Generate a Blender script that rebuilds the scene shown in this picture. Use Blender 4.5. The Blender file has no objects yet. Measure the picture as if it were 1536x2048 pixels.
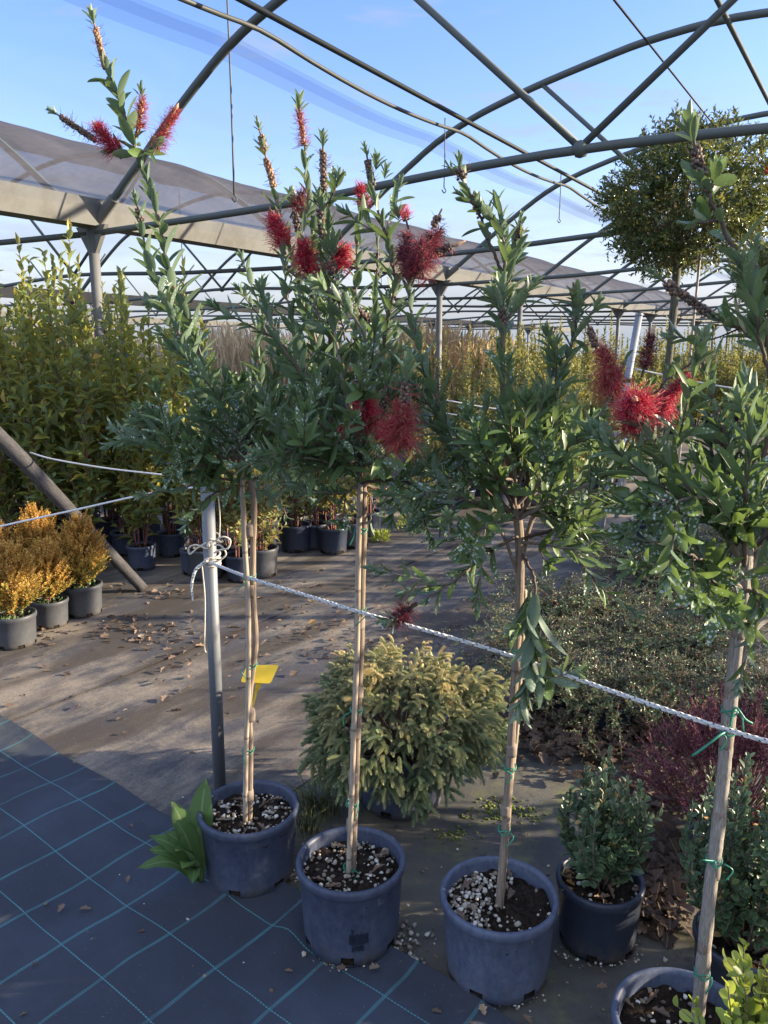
import bpy, math, random
import numpy as np
from mathutils import Vector
R = math.radians
rng = np.random.default_rng(7)
SC = bpy.context.scene
COL = SC.collection

# ------------------------------------------------------------------ camera
F, CX, CY, PITCH, H = 1560.0, 768.0, 1024.0, R(11.56), 1.6
cam = bpy.data.cameras.new('camera'); camo = bpy.data.objects.new('camera', cam); COL.objects.link(camo)
camo.location = (0, 0, H); camo.rotation_euler = (R(90) - PITCH, 0, 0)
cam.sensor_fit = 'VERTICAL'; cam.sensor_height = 36.0; cam.lens = 36.0 * F / 2048.0
cam.clip_start = 0.05; cam.clip_end = 2000
SC.camera = camo

# ------------------------------------------------------------------ light
SUN_EL, SUN_AZ = R(15), R(90)          # azimuth clockwise from +Y
SUN_AZ = R(88)
sd = bpy.data.lights.new('sun', 'SUN'); sd.energy = 5.0; sd.angle = R(0.5); sd.color = (1.0, 0.84, 0.62)
so = bpy.data.objects.new('sun', sd); COL.objects.link(so)
sdir = Vector((math.sin(SUN_AZ) * math.cos(SUN_EL), math.cos(SUN_AZ) * math.cos(SUN_EL), math.sin(SUN_EL)))
so.rotation_euler = sdir.to_track_quat('Z', 'Y').to_euler(); so.location = (6, 0, 8)

world = bpy.data.worlds.new('World'); SC.world = world; world.use_nodes = True
SC.view_settings.view_transform = 'Standard'; SC.view_settings.look = 'None'
SC.view_settings.gamma = 1; SC.view_settings.exposure = 1.68
SC.cycles.max_bounces = 6; SC.cycles.transparent_max_bounces = 12; SC.cycles.diffuse_bounces = 3
SC.cycles.use_denoising = True
SC.render.film_transparent = False


# ------------------------------------------------------------------ node helpers
def nd(nt, typ, ins=None, **props):
    n = nt.nodes.new(typ)
    for k, v in props.items(): setattr(n, k, v)
    for k, v in (ins or {}).items():
        s = n.inputs[k]
        if isinstance(v, bpy.types.NodeSocket): nt.links.new(v, s)
        elif isinstance(v, (tuple, list)) and len(v) == 3 and s.type == 'RGBA': s.default_value = (*v, 1)
        else: s.default_value = v
    return n
def mth(nt, op, a, b=0.5, c=None, clamp=False):
    n = nd(nt, 'ShaderNodeMath', {0: a, 1: b} if c is None else {0: a, 1: b, 2: c}, operation=op); n.use_clamp = clamp
    return n.outputs[0]
def mixc(nt, f, a, b, bt='MIX'):
    n = nd(nt, 'ShaderNodeMix', data_type='RGBA', blend_type=bt)
    for i, v in ((0, f), (6, a), (7, b)):
        s = n.inputs[i]
        if isinstance(v, bpy.types.NodeSocket): nt.links.new(v, s)
        elif isinstance(v, (tuple, list)): s.default_value = (*v[:3], 1)
        else: s.default_value = v
    return n.outputs[2]
def ramp(nt, f, stops, interp='LINEAR'):
    n = nd(nt, 'ShaderNodeValToRGB', {0: f}); cr = n.color_ramp; cr.interpolation = interp
    while len(cr.elements) < len(stops): cr.elements.new(0.5)
    for e, (p, c) in zip(cr.elements, stops):
        e.position = p; e.color = (*c, 1) if isinstance(c, (tuple, list)) else (c, c, c, 1)
    return n.outputs[0]
def noise(nt, vec, scale, detail=4, rough=0.55, dist=0.0):
    return nd(nt, 'ShaderNodeTexNoise', {'Vector': vec, 'Scale': scale, 'Detail': detail, 'Roughness': rough, 'Distortion': dist}).outputs[0]
def mapping(nt, vec, scale=(1, 1, 1), rot=(0, 0, 0), loc=(0, 0, 0)):
    return nd(nt, 'ShaderNodeMapping', {'Vector': vec, 'Scale': scale, 'Rotation': rot, 'Location': loc}).outputs[0]
def newmat(name):
    m = bpy.data.materials.new(name); m.use_nodes = True; nt = m.node_tree
    return m, nt, nt.nodes['Principled BSDF'], nt.nodes['Material Output']
def setp(nt, b, **kw):
    nm = dict(color='Base Color', rough='Roughness', metal='Metallic', spec='Specular IOR Level', normal='Normal', alpha='Alpha', sheen='Sheen Weight')
    for k, v in kw.items():
        s = b.inputs[nm[k]]
        if isinstance(v, bpy.types.NodeSocket): nt.links.new(v, s)
        elif isinstance(v, (tuple, list)): s.default_value = (*v, 1)
        else: s.default_value = v
def objco(nt): return nd(nt, 'ShaderNodeTexCoord').outputs['Object']
def lcs(nt):
    a = nd(nt, 'ShaderNodeAttribute', attribute_name='lc')
    s = nd(nt, 'ShaderNodeSeparateXYZ', {0: a.outputs['Vector']})
    return s.outputs[0], s.outputs[1], s.outputs[2]
def bump(nt, h, strength=0.3, dist=0.01):
    return nd(nt, 'ShaderNodeBump', {'Height': h, 'Strength': strength, 'Distance': dist}).outputs[0]

def leaf_mat(name, dark, light, pale=None, under=None, rough=0.42, trans=0.3, tcol=None, mid=None, margin=None, spots=0.0, spec=0.4, odd=None):
    m, nt, b, out = newmat(name)
    u, v, r = lcs(nt)
    stops = [(0.0, dark), (0.8, light)]
    if pale: stops += [(0.86, light), (0.92, pale)]
    if odd: stops += [(0.95, odd)]
    c = ramp(nt, r, stops)
    co = objco(nt)
    nz = noise(nt, co, 35, 2)
    c = mixc(nt, mth(nt, 'MULTIPLY', nz, 0.35), c, mixc(nt, 1.0, c, (1.5, 1.45, 1.2), 'MULTIPLY'))
    au = mth(nt, 'ABSOLUTE', u, 0)
    if mid: c = mixc(nt, mth(nt, 'MULTIPLY', mth(nt, 'LESS_THAN', au, 0.09), 0.6), c, mid)
    if margin: c = mixc(nt, mth(nt, 'MULTIPLY', mth(nt, 'SMOOTH_MIN', mth(nt, 'GREATER_THAN', au, 0.72), 1.0, 0.01), 0.85), c, margin)
    if spots > 0:
        vo = nd(nt, 'ShaderNodeTexVoronoi', {'Vector': co, 'Scale': 130.0, 'Randomness': 1.0})
        big = noise(nt, co, 9.0, 2)
        thr = nd(nt, 'ShaderNodeMapRange', {0: big, 1: 0.38, 2: 0.58, 3: 0.0, 4: 0.5 * spots}).outputs[0]
        film = nd(nt, 'ShaderNodeMapRange', {0: noise(nt, co, 48, 3), 1: 0.6, 2: 0.72, 3: 0.0, 4: 0.45 * spots}).outputs[0]
        film = mth(nt, 'MULTIPLY', film, nd(nt, 'ShaderNodeMapRange', {0: big, 1: 0.48, 2: 0.62}).outputs[0])
        sp = mth(nt, 'LESS_THAN', vo.outputs['Distance'], thr)
        msk = mth(nt, 'MAXIMUM', mth(nt, 'MULTIPLY', sp, 0.9), film)
        c = mixc(nt, msk, c, (0.6, 0.67, 0.66))
    geo = nd(nt, 'ShaderNodeNewGeometry')
    if under: c = mixc(nt, mth(nt, 'MULTIPLY', geo.outputs['Backfacing'], 0.75), c, under)
    setp(nt, b, color=c, rough=rough, spec=spec)
    tc = mixc(nt, 0.0, c, c) if tcol is None else mixc(nt, 0.75, c, tcol)
    tr = nd(nt, 'ShaderNodeBsdfTranslucent', {'Color': tc})
    mx = nd(nt, 'ShaderNodeMixShader', {0: trans, 1: b.outputs[0], 2: tr.outputs[0]})
    nt.links.new(mx.outputs[0], out.inputs[0])
    return m

def plain(name, color, rough=0.6, metal=0.0, var=0.25, scale=20, bmp=0.0, spec=0.5, stretch=(1, 1, 1), light=None):
    m, nt, b, out = newmat(name)
    co = mapping(nt, objco(nt), stretch)
    n1 = noise(nt, co, scale, 5, 0.6)
    lo = tuple(x * (1 - var) for x in color); hi = light or tuple(min(1, x * (1 + var)) for x in color)
    c = ramp(nt, n1, [(0.3, lo), (0.7, hi)])
    setp(nt, b, color=c, rough=rough, metal=metal, spec=spec)
    if bmp: setp(nt, b, normal=bump(nt, n1, bmp, 0.004))
    return m


# ------------------------------------------------------------------ world: clear low-sun sky with a few clouds
def build_world():
    nt = world.node_tree; bg = nt.nodes['Background']
    sk = nd(nt, 'ShaderNodeTexSky', sky_type='NISHITA'); sk.sun_disc = False
    sk.sun_elevation = SUN_EL; sk.sun_rotation = SUN_AZ; sk.air_density = 1.3; sk.dust_density = 0.6; sk.ozone_density = 3.0
    hs = nd(nt, 'ShaderNodeHueSaturation', {'Saturation': 1.2, 'Value': 1.0, 'Color': sk.outputs[0]})
    tc = nd(nt, 'ShaderNodeTexCoord').outputs['Generated']
    sep = nd(nt, 'ShaderNodeSeparateXYZ', {0: tc})
    z = sep.outputs[2]
    zz = mth(nt, 'ADD', mth(nt, 'MAXIMUM', z, 0.0), 0.12)
    pr = nd(nt, 'ShaderNodeCombineXYZ', {0: mth(nt, 'DIVIDE', sep.outputs[0], zz), 1: mth(nt, 'DIVIDE', sep.outputs[1], zz), 2: 0.0}).outputs[0]
    n1 = noise(nt, mapping(nt, pr, (1.0, 1.6, 1), (0, 0, 0.4), (3.1, 0.7, 0)), 1.7, 7, 0.6, 0.3)
    hi = nd(nt, 'ShaderNodeMapRange', {0: n1, 1: 0.565, 2: 0.70, 3: 0.0, 4: 0.8}).outputs[0]
    n2 = noise(nt, mapping(nt, tc, (2.5, 2.5, 11), (0, 0, 0), (0.3, 1.2, 0)), 1.6, 6, 0.55)
    band = nd(nt, 'ShaderNodeMapRange', {0: z, 1: 0.30, 2: 0.06, 3: 0.0, 4: 1.0}).outputs[0]
    lo = mth(nt, 'MULTIPLY', nd(nt, 'ShaderNodeMapRange', {0: n2, 1: 0.46, 2: 0.66, 3: 0.0, 4: 0.9}).outputs[0], band)
    msk = mth(nt, 'MAXIMUM', hi, lo)
    blue = mixc(nt, 1.0, hs.outputs[0], (1.22, 0.97, 1.26), 'MULTIPLY')
    veil = nd(nt, 'ShaderNodeMapRange', {0: z, 1: 0.20, 2: 0.02, 3: 0.0, 4: 0.62}).outputs[0]
    blue = mixc(nt, veil, blue, (1.08, 1.58, 2.25))
    low = nd(nt, 'ShaderNodeMapRange', {0: z, 1: 0.09, 2: 0.0, 3: 0.0, 4: 0.9}).outputs[0]
    blue = mixc(nt, low, blue, (1.25, 1.62, 2.1))
    cl = mixc(nt, msk, blue, (1.7, 1.9, 2.2))
    # unseen bright broken cloud, added behind the viewer and overhead to fill the shade
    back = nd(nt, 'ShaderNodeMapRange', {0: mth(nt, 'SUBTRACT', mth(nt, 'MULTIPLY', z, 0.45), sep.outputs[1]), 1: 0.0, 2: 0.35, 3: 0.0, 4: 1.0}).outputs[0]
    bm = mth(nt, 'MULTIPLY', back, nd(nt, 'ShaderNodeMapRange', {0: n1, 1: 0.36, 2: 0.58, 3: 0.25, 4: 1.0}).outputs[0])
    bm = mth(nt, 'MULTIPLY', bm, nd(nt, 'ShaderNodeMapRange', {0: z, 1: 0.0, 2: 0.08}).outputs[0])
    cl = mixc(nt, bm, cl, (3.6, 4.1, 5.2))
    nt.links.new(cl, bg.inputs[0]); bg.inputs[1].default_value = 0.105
build_world()


# ------------------------------------------------------------------ geometry helpers
cp, sp_ = math.cos(PITCH), math.sin(PITCH)
CAMP = np.array([0, 0, H])
def ray(x, y):
    a = (x - CX) / F; b = -(y - CY) / F
    return np.array([a, cp + b * sp_, -sp_ + b * cp])
def at(x, y, Y):
    r = ray(x, y); return CAMP + r * (Y / r[1])
def ground_pt(x, y, z=0.0):
    r = ray(x, y); return CAMP + r * ((z - H) / r[2])
def unit(v):
    v = np.asarray(v, float); return v / np.maximum(np.linalg.norm(v, axis=-1, keepdims=True), 1e-9)
def spline(pts, n):
    pts = np.asarray(pts, float)
    if len(pts) == 2:
        t = np.linspace(0, 1, n)[:, None]; return pts[0] * (1 - t) + pts[1] * t
    P = np.vstack([2 * pts[0] - pts[1], pts, 2 * pts[-1] - pts[-2]])
    seg = len(pts) - 1; out = []
    for t in np.linspace(0, seg, n):
        i = min(int(t), seg - 1); s = t - i; a, b, c, d = P[i], P[i + 1], P[i + 2], P[i + 3]
        out.append(0.5 * (2 * b + (c - a) * s + (2 * a - 5 * b + 4 * c - d) * s * s + (3 * b - a - 3 * c + d) * s ** 3))
    return np.array(out)

class MB:
    def __init__(s): s.v = []; s.q = []; s.t = []; s.l = []; s.qm = []; s.tm = []; s.n = 0
    def add(s, v, q=None, t=None, lc=None, m=0):
        v = np.asarray(v, float).reshape(-1, 3)
        if q is not None and len(q):
            q = np.asarray(q, int).reshape(-1, 4); s.q.append(q + s.n); s.qm.append(np.full(len(q), m))
        if t is not None and len(t):
            t = np.asarray(t, int).reshape(-1, 3); s.t.append(t + s.n); s.tm.append(np.full(len(t), m))
        s.v.append(v); s.l.append(np.zeros((len(v), 3)) if lc is None else np.asarray(lc, float).reshape(-1, 3)); s.n += len(v)
    def mesh(s, name, mats, smooth=True):
        me = bpy.data.meshes.new(name)
        v = np.vstack(s.v) if s.v else np.zeros((0, 3)); l = np.vstack(s.l) if s.l else np.zeros((0, 3))
        q = np.vstack(s.q) if s.q else np.zeros((0, 4), int); t = np.vstack(s.t) if s.t else np.zeros((0, 3), int)
        me.vertices.add(len(v)); me.vertices.foreach_set('co', v.astype(np.float32).ravel())
        me.loops.add(q.size + t.size); me.loops.foreach_set('vertex_index', np.concatenate([q.ravel(), t.ravel()]).astype(np.int32))
        me.polygons.add(len(q) + len(t))
        me.polygons.foreach_set('loop_start', np.concatenate([np.arange(len(q)) * 4, q.size + np.arange(len(t)) * 3]).astype(np.int32))
        me.polygons.foreach_set('material_index', np.concatenate([*s.qm, *s.tm]).astype(np.int32) if (s.qm or s.tm) else np.zeros(0, np.int32))
        me.polygons.foreach_set('use_smooth', np.full(len(q) + len(t), smooth))
        a = me.attributes.new('lc', 'FLOAT_VECTOR', 'POINT'); a.data.foreach_set('vector', l.astype(np.float32).ravel())
        for m in (mats if isinstance(mats, (list, tuple)) else [mats]): me.materials.append(m)
        me.update(calc_edges=True); me.validate()
        return me
    def build(s, name, mats, parent=None, smooth=True, loc=None):
        o = bpy.data.objects.new(name, s.mesh(name, mats, smooth)); COL.objects.link(o)
        if parent is not None: o.parent = parent
        if loc is not None: o.location = loc
        return o

def thing(name, label, cat, loc=(0, 0, 0), group=None, rotz=0.0):
    o = bpy.data.objects.new(name, None); COL.objects.link(o); o.empty_display_size = 0.1
    o.location = [float(x) for x in loc]; o.rotation_euler = (0, 0, rotz)
    tag(o, label, cat, group); return o
def tag(o, label=None, cat=None, group=None, kind=None):
    if label: o['label'] = label
    if cat: o['category'] = cat
    if group: o['group'] = group
    if kind: o['kind'] = kind
    return o
def dup(root, loc, rotz=0.0, label=None, group=None, scale=1.0):
    r = root.copy(); COL.objects.link(r); r.location = [float(x) for x in loc]; r.rotation_euler = (0, 0, rotz)
    r.scale = (scale,) * 3 if not isinstance(scale, tuple) else scale
    if label: r['label'] = label
    if group: r['group'] = group
    for ch in list(root.children):
        c = ch.copy(); COL.objects.link(c); c.parent = r
        for g in list(ch.children):
            d = g.copy(); COL.objects.link(d); d.parent = c
    return r

def tube(mb, pts, r0, r1=None, sides=6, n=None, m=0, rnd=0.0, caps=True, lump=0.0):
    pts = np.asarray(pts, float); n = n or max(2, 4 * (len(pts) - 1) + 1)
    P = spline(pts, n); r1 = r0 if r1 is None else r1
    if isinstance(r0, (list, tuple)): rad = np.interp(np.linspace(0, 1, n), np.linspace(0, 1, len(r0)), r0)
    else: rad = np.linspace(r0, r1, n)
    if lump: rad = rad * (1 + rng.normal(0, lump, n))
    T = unit(np.gradient(P, axis=0))
    ref = np.array([0, 0, 1.0]) if abs(T[0][2]) < 0.9 else np.array([1.0, 0, 0])
    A = unit(np.cross(T[0], ref)); As = []
    for i in range(n):
        A = unit(A - T[i] * np.dot(A, T[i])); As.append(A)
    As = np.array(As); Bs = np.cross(T, As)
    th = np.linspace(0, 2 * np.pi, sides, endpoint=False)
    V = P[:, None] + rad[:, None, None] * (np.cos(th)[None, :, None] * As[:, None] + np.sin(th)[None, :, None] * Bs[:, None])
    ln = np.concatenate([[0], np.cumsum(np.linalg.norm(np.diff(P, axis=0), axis=1))])
    lc = np.stack([np.broadcast_to(th / (2 * np.pi), (n, sides)), np.broadcast_to(ln[:, None], (n, sides)), np.full((n, sides), rnd)], -1)
    i, j = np.meshgrid(np.arange(n - 1), np.arange(sides), indexing='ij'); j2 = (j + 1) % sides
    q = np.stack([i * sides + j, i * sides + j2, (i + 1) * sides + j2, (i + 1) * sides + j], -1).reshape(-1, 4)
    v = V.reshape(-1, 3); l = lc.reshape(-1, 3); t = []
    if caps:
        k = len(v); v = np.vstack([v, P[0], P[-1]]); l = np.vstack([l, l[0], l[-1]])
        for a in range(sides):
            t.append((k, (a + 1) % sides, a)); t.append((k + 1, (n - 1) * sides + a, (n - 1) * sides + (a + 1) % sides))
    mb.add(v, q, t, l, m)

def lathe(mb, prof, seg=40, m=0, wob=0.0, skip=None):
    prof = np.asarray(prof, float); n = len(prof); th = np.linspace(0, 2 * np.pi, seg, endpoint=False)
    V = np.stack([prof[:, 0][:, None] * np.cos(th), prof[:, 0][:, None] * np.sin(th), np.broadcast_to(prof[:, 1][:, None], (n, seg))], -1)
    if wob: V[:, :, :2] *= (1 + wob * np.sin(2 * th + 0.7) + wob * 0.5 * np.sin(3 * th))[None, :, None]
    i, j = np.meshgrid(np.arange(n - 1), np.arange(seg), indexing='ij'); j2 = (j + 1) % seg
    q = np.stack([i * seg + j, i * seg + j2, (i + 1) * seg + j2, (i + 1) * seg + j], -1).reshape(-1, 4)
    if skip is not None:
        keep = np.array([not skip(a, b) for a, b in zip(i.ravel(), j.ravel())]); q = q[keep]
    lc = np.stack([np.broadcast_to(th, (n, seg)), np.broadcast_to(prof[:, 1][:, None], (n, seg)), np.zeros((n, seg))], -1)
    mb.add(V.reshape(-1, 3), q, None, lc.reshape(-1, 3), m)

# leaf templates: rows of (half width, v, droop)
def leaf_tpl(rows, fold=0.25, droop=0.15, twist=0.0):
    V, L = [], []
    for w, v in rows:
        h = -droop * v * v
        V += [(-w, v, fold * w + h), (0, v, h), (w, v, fold * w + h)]; L += [(-1 if w > 0 else 0, v), (0, v), (1 if w > 0 else 0, v)]
    q = []
    for i in range(len(rows) - 1):
        for k in (0, 1): q.append((i * 3 + k, i * 3 + k + 1, (i + 1) * 3 + k + 1, (i + 1) * 3 + k))
    return np.array(V), np.array(q), np.array(L)
T_LANCE = leaf_tpl([(0.04, 0), (0.22, 0.09), (0.38, 0.22), (0.48, 0.38), (0.5, 0.54), (0.45, 0.70), (0.33, 0.84), (0.17, 0.95), (0.0, 1.0)], 0.16, 0.10)
T_LAUREL = leaf_tpl([(0.02, 0), (0.4, 0.25), (0.5, 0.55), (0.0, 1.0)], 0.3, 0.25)
T_ROUND = leaf_tpl([(0.04, 0), (0.42, 0.25), (0.52, 0.6), (0.36, 0.87), (0.0, 1.0)], 0.2, 0.12)
T_SMALL = leaf_tpl([(0.05, 0), (0.5, 0.45), (0.0, 1.0)], 0.25, 0.15)
def _quad():
    return np.array([(0, 0, 0), (-0.5, 0.45, 0.06), (0, 1, -0.05), (0.5, 0.45, 0.06)], float), np.array([(0, 3, 2, 1)]), np.array([(0, 0), (-1, 0.5), (0, 1), (1, 0.5)], float)
T_TINY = _quad()
def leaves(mb, P, D, N, L, W, tpl, rnd, m=0):
    P = np.asarray(P, float).reshape(-1, 3); k = len(P)
    if k == 0: return
    D = unit(np.broadcast_to(D, (k, 3))); N = np.broadcast_to(N, (k, 3)); S = unit(np.cross(D, N)); N = np.cross(S, D)
    L = np.broadcast_to(L, k)[:, None, None]; W = np.broadcast_to(W, k)[:, None, None]
    V, q, uv = tpl
    X = P[:, None] + S[:, None] * (V[None, :, 0:1] * W) + D[:, None] * (V[None, :, 1:2] * L) + N[:, None] * (V[None, :, 2:3] * L)
    nv = len(V)
    Q = (q[None] + (np.arange(k) * nv)[:, None, None]).reshape(-1, 4)
    rn = np.broadcast_to(np.broadcast_to(rnd, k)[:, None], (k, nv))
    lc = np.stack([np.broadcast_to(uv[:, 0], (k, nv)), np.broadcast_to(uv[:, 1], (k, nv)), rn], -1)
    mb.add(X.reshape(-1, 3), Q, None, lc.reshape(-1, 3), m)
def perp(T):
    ref = np.where(np.abs(T[:, 2:3]) < 0.9, np.array([[0, 0, 1.0]]), np.array([[1.0, 0, 0]]))
    A = unit(np.cross(T, ref)); return A, np.cross(T, A)
def leafy(mb, path, s0, s1, spacing, L, W, tpl, ang=0.8, taper=0.6, rn=(0, 0.8), opp=False, up=0.15, jit=0.25, m=0, lvar=0.18, fac=1.0):
    """leaves spiralling along a resampled path between fractions s0..s1"""
    P = spline(path, 40); ln = np.concatenate([[0], np.cumsum(np.linalg.norm(np.diff(P, axis=0), axis=1))]); tot = ln[-1]
    k = max(2, int(tot * (s1 - s0) / spacing)); s = np.linspace(s0, s1, k) * tot + rng.normal(0, spacing * 0.25, k); s = np.clip(s, 0, tot)
    X = np.stack([np.interp(s, ln, P[:, i]) for i in range(3)], -1)
    Tn = unit(np.gradient(P, axis=0)); T = unit(np.stack([np.interp(s, ln, Tn[:, i]) for i in range(3)], -1))
    A, B = perp(T)
    if opp:
        idx = np.arange(k); th = (idx // 2) * (np.pi / 2) + (idx % 2) * np.pi + rng.uniform(0, 6.28) + rng.normal(0, 0.12, k)
    else: th = np.arange(k) * 2.39996 + rng.uniform(0, 6.28) + rng.normal(0, 0.25, k)
    Rd = np.cos(th)[:, None] * A + np.sin(th)[:, None] * B
    a = ang * (1 - 0.45 * np.linspace(0, 1, k) ** 3) + rng.normal(0, jit, k)
    D = np.cos(a)[:, None] * T + np.sin(a)[:, None] * Rd + np.array([0, 0, up])
    N = np.sin(a)[:, None] * T - np.cos(a)[:, None] * Rd + rng.normal(0, 0.18, (k, 3))
    f = 1 - (1 - taper) * np.linspace(0, 1, k) ** 2.5
    leaves(mb, X, D, N, L * f * (1 + rng.normal(0, lvar, k)) * fac, W * f * (1 + rng.normal(0, lvar, k)) * fac, tpl, rng.uniform(*rn, k), m)
def blob_tpl(nu=5, nv=3):
    V = [(0, 0, -1)]
    for i in range(1, nv):
        p = -np.pi / 2 + np.pi * i / nv
        for j in range(nu): V.append((np.cos(p) * np.cos(2 * np.pi * j / nu + i), np.cos(p) * np.sin(2 * np.pi * j / nu + i), np.sin(p)))
    V.append((0, 0, 1)); q, t = [], []
    for j in range(nu): t.append((0, 1 + (j + 1) % nu, 1 + j))
    for i in range(nv - 2):
        for j in range(nu): q.append((1 + i * nu + j, 1 + i * nu + (j + 1) % nu, 1 + (i + 1) * nu + (j + 1) % nu, 1 + (i + 1) * nu + j))
    b = 1 + (nv - 2) * nu
    for j in range(nu): t.append((b + j, b + (j + 1) % nu, len(V) - 1))
    return np.array(V, float), np.array(q, int).reshape(-1, 4), np.array(t)
BLOB = blob_tpl(6, 4)
def blobs(mb, P, rad, m=0, jit=0.25, squash=(1, 1, 1), rnd=None):
    P = np.asarray(P, float).reshape(-1, 3); k = len(P); V, q, t = BLOB; nv = len(V)
    rad = np.broadcast_to(rad, k)
    X = V[None] * np.array(squash) * (1 + rng.normal(0, jit, (k, nv, 1)))
    a = rng.uniform(0, 6.28, k); c, s = np.cos(a)[:, None], np.sin(a)[:, None]
    X = np.stack([X[..., 0] * c - X[..., 1] * s, X[..., 0] * s + X[..., 1] * c, X[..., 2]], -1)
    X = P[:, None] + X * rad[:, None, None]; off = (np.arange(k) * nv)[:, None, None]
    r = rng.uniform(0, 1, k) if rnd is None else np.broadcast_to(rnd, k)
    lc = np.zeros((k, nv, 3)); lc[..., 2] = r[:, None]
    mb.add(X.reshape(-1, 3), (q[None] + off).reshape(-1, 4), (t[None] + off).reshape(-1, 3), lc.reshape(-1, 3), m)
def filaments(mb, A, B, C, w, m=0, rnd=None):
    """thin 3-sided hairs A -> B -> C"""
    k = len(A); T = unit(C - A); U, V = perp(T); th = np.arange(3) * 2.0944
    rows = []
    for P, s in ((A, 1.0), (B, 0.9), (C, 0.45)):
        rows.append(P[:, None] + w * s * (np.cos(th)[None, :, None] * U[:, None] + np.sin(th)[None, :, None] * V[:, None]))
    X = np.concatenate(rows, 1)
    q = np.array([(r * 3 + j, r * 3 + (j + 1) % 3, r * 3 + 3 + (j + 1) % 3, r * 3 + 3 + j) for r in (0, 1) for j in range(3)])
    t = np.array([(6, 7, 8)]); off = (np.arange(k) * 9)[:, None, None]
    lc = np.zeros((k, 9, 3)); lc[:, 3:6, 1] = 0.5; lc[:, 6:, 1] = 1; lc[..., 2] = (rng.uniform(0, 1, k) if rnd is None else rnd)[:, None]
    mb.add(X.reshape(-1, 3), (q[None] + off).reshape(-1, 4), (t[None] + off).reshape(-1, 3), lc.reshape(-1, 3), m)
def box(mb, c, s, m=0):
    c = np.array(c, float); s = np.array(s, float) / 2
    v = [c + s * np.array(k) for k in ((-1, -1, -1), (1, -1, -1), (1, 1, -1), (-1, 1, -1), (-1, -1, 1), (1, -1, 1), (1, 1, 1), (-1, 1, 1))]
    mb.add(v, [(0, 3, 2, 1), (4, 5, 6, 7), (0, 1, 5, 4), (1, 2, 6, 5), (2, 3, 7, 6), (3, 0, 4, 7)], None, None, m)


# ------------------------------------------------------------------ materials
def ground_mat():
    m, nt, b, _ = newmat('worn ground cloth')
    p = nd(nt, 'ShaderNodeNewGeometry').outputs['Position']
    st = mapping(nt, p, (1, 1, 1), (0, 0, R(-52)))
    big = noise(nt, st, 0.9, 5, 0.6)
    streak = noise(nt, mapping(nt, st, (0.8, 3.2, 1)), 1.6, 7, 0.68, 1.2); blot = noise(nt, p, 3.0, 7, 0.66, 0.5)
    fine = noise(nt, p, 90, 5, 0.7)
    dm = mth(nt, 'ADD', mth(nt, 'MULTIPLY', big, 0.4), mth(nt, 'ADD', mth(nt, 'MULTIPLY', streak, 0.38), mth(nt, 'MULTIPLY', blot, 0.35)))
    dm = nd(nt, 'ShaderNodeMapRange', {0: dm, 1: 0.52, 2: 0.63}).outputs[0]
    cloth = ramp(nt, fine, [(0.3, (0.045, 0.045, 0.052)), (0.7, (0.085, 0.082, 0.085))])
    dirt = ramp(nt, fine, [(0.25, (0.135, 0.112, 0.085)), (0.75, (0.31, 0.26, 0.20))])
    c = mixc(nt, dm, cloth, dirt)
    wet = nd(nt, 'ShaderNodeMapRange', {0: noise(nt, mapping(nt, st, (0.7, 2.2, 1)), 1.4, 4, 0.55), 1: 0.45, 2: 0.57, 3: 0.0, 4: 0.85}).outputs[0]
    c = mixc(nt, wet, c, (0.055, 0.045, 0.036))
    c = mixc(nt, nd(nt, 'ShaderNodeMapRange', {0: noise(nt, p, 240, 2), 1: 0.66, 2: 0.72, 3: 0.0, 4: 0.6}).outputs[0], c, (0.34, 0.30, 0.24))
    w = nd(nt, 'ShaderNodeTexWave', {'Vector': st, 'Scale': 120.0, 'Distortion': 1.0}, bands_direction='Y').outputs[1]
    hh = mth(nt, 'ADD', mth(nt, 'MULTIPLY', w, 0.35), fine)
    setp(nt, b, color=c, rough=0.75, spec=0.3, normal=bump(nt, hh, 0.5, 0.004)); return m
def soil_ground_mat():
    m, nt, b, _ = newmat('mossy old cloth and soil')
    p = nd(nt, 'ShaderNodeNewGeometry').outputs['Position']
    n1 = noise(nt, p, 1.6, 6, 0.62); n2 = noise(nt, p, 60, 5, 0.7); n3 = noise(nt, p, 5, 6, 0.65)
    c = ramp(nt, n1, [(0.3, (0.04, 0.042, 0.048)), (0.5, (0.085, 0.085, 0.08)), (0.7, (0.15, 0.13, 0.10))])
    c = mixc(nt, nd(nt, 'ShaderNodeMapRange', {0: n3, 1: 0.52, 2: 0.66, 3: 0.0, 4: 0.75}).outputs[0], c, (0.13, 0.135, 0.06))
    c = mixc(nt, nd(nt, 'ShaderNodeMapRange', {0: noise(nt, p, 9, 5, 0.7), 1: 0.60, 2: 0.70, 3: 0.0, 4: 0.8}).outputs[0], c, (0.03, 0.026, 0.022))
    c = mixc(nt, mth(nt, 'MULTIPLY', n2, 0.5), c, mixc(nt, 1.0, c, (1.7, 1.65, 1.5), 'MULTIPLY'))
    c = mixc(nt, nd(nt, 'ShaderNodeMapRange', {0: noise(nt, p, 200, 2), 1: 0.68, 2: 0.73, 3: 0.0, 4: 0.6}).outputs[0], c, (0.32, 0.30, 0.26))
    w = nd(nt, 'ShaderNodeTexWave', {'Vector': mapping(nt, p, (1, 1, 1), (0, 0, R(-38))), 'Scale': 150.0, 'Distortion': 1.0}).outputs[1]
    setp(nt, b, color=c, rough=0.8, spec=0.25, normal=bump(nt, mth(nt, 'ADD', n2, mth(nt, 'MULTIPLY', w, 0.25)), 0.6, 0.006)); return m
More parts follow.
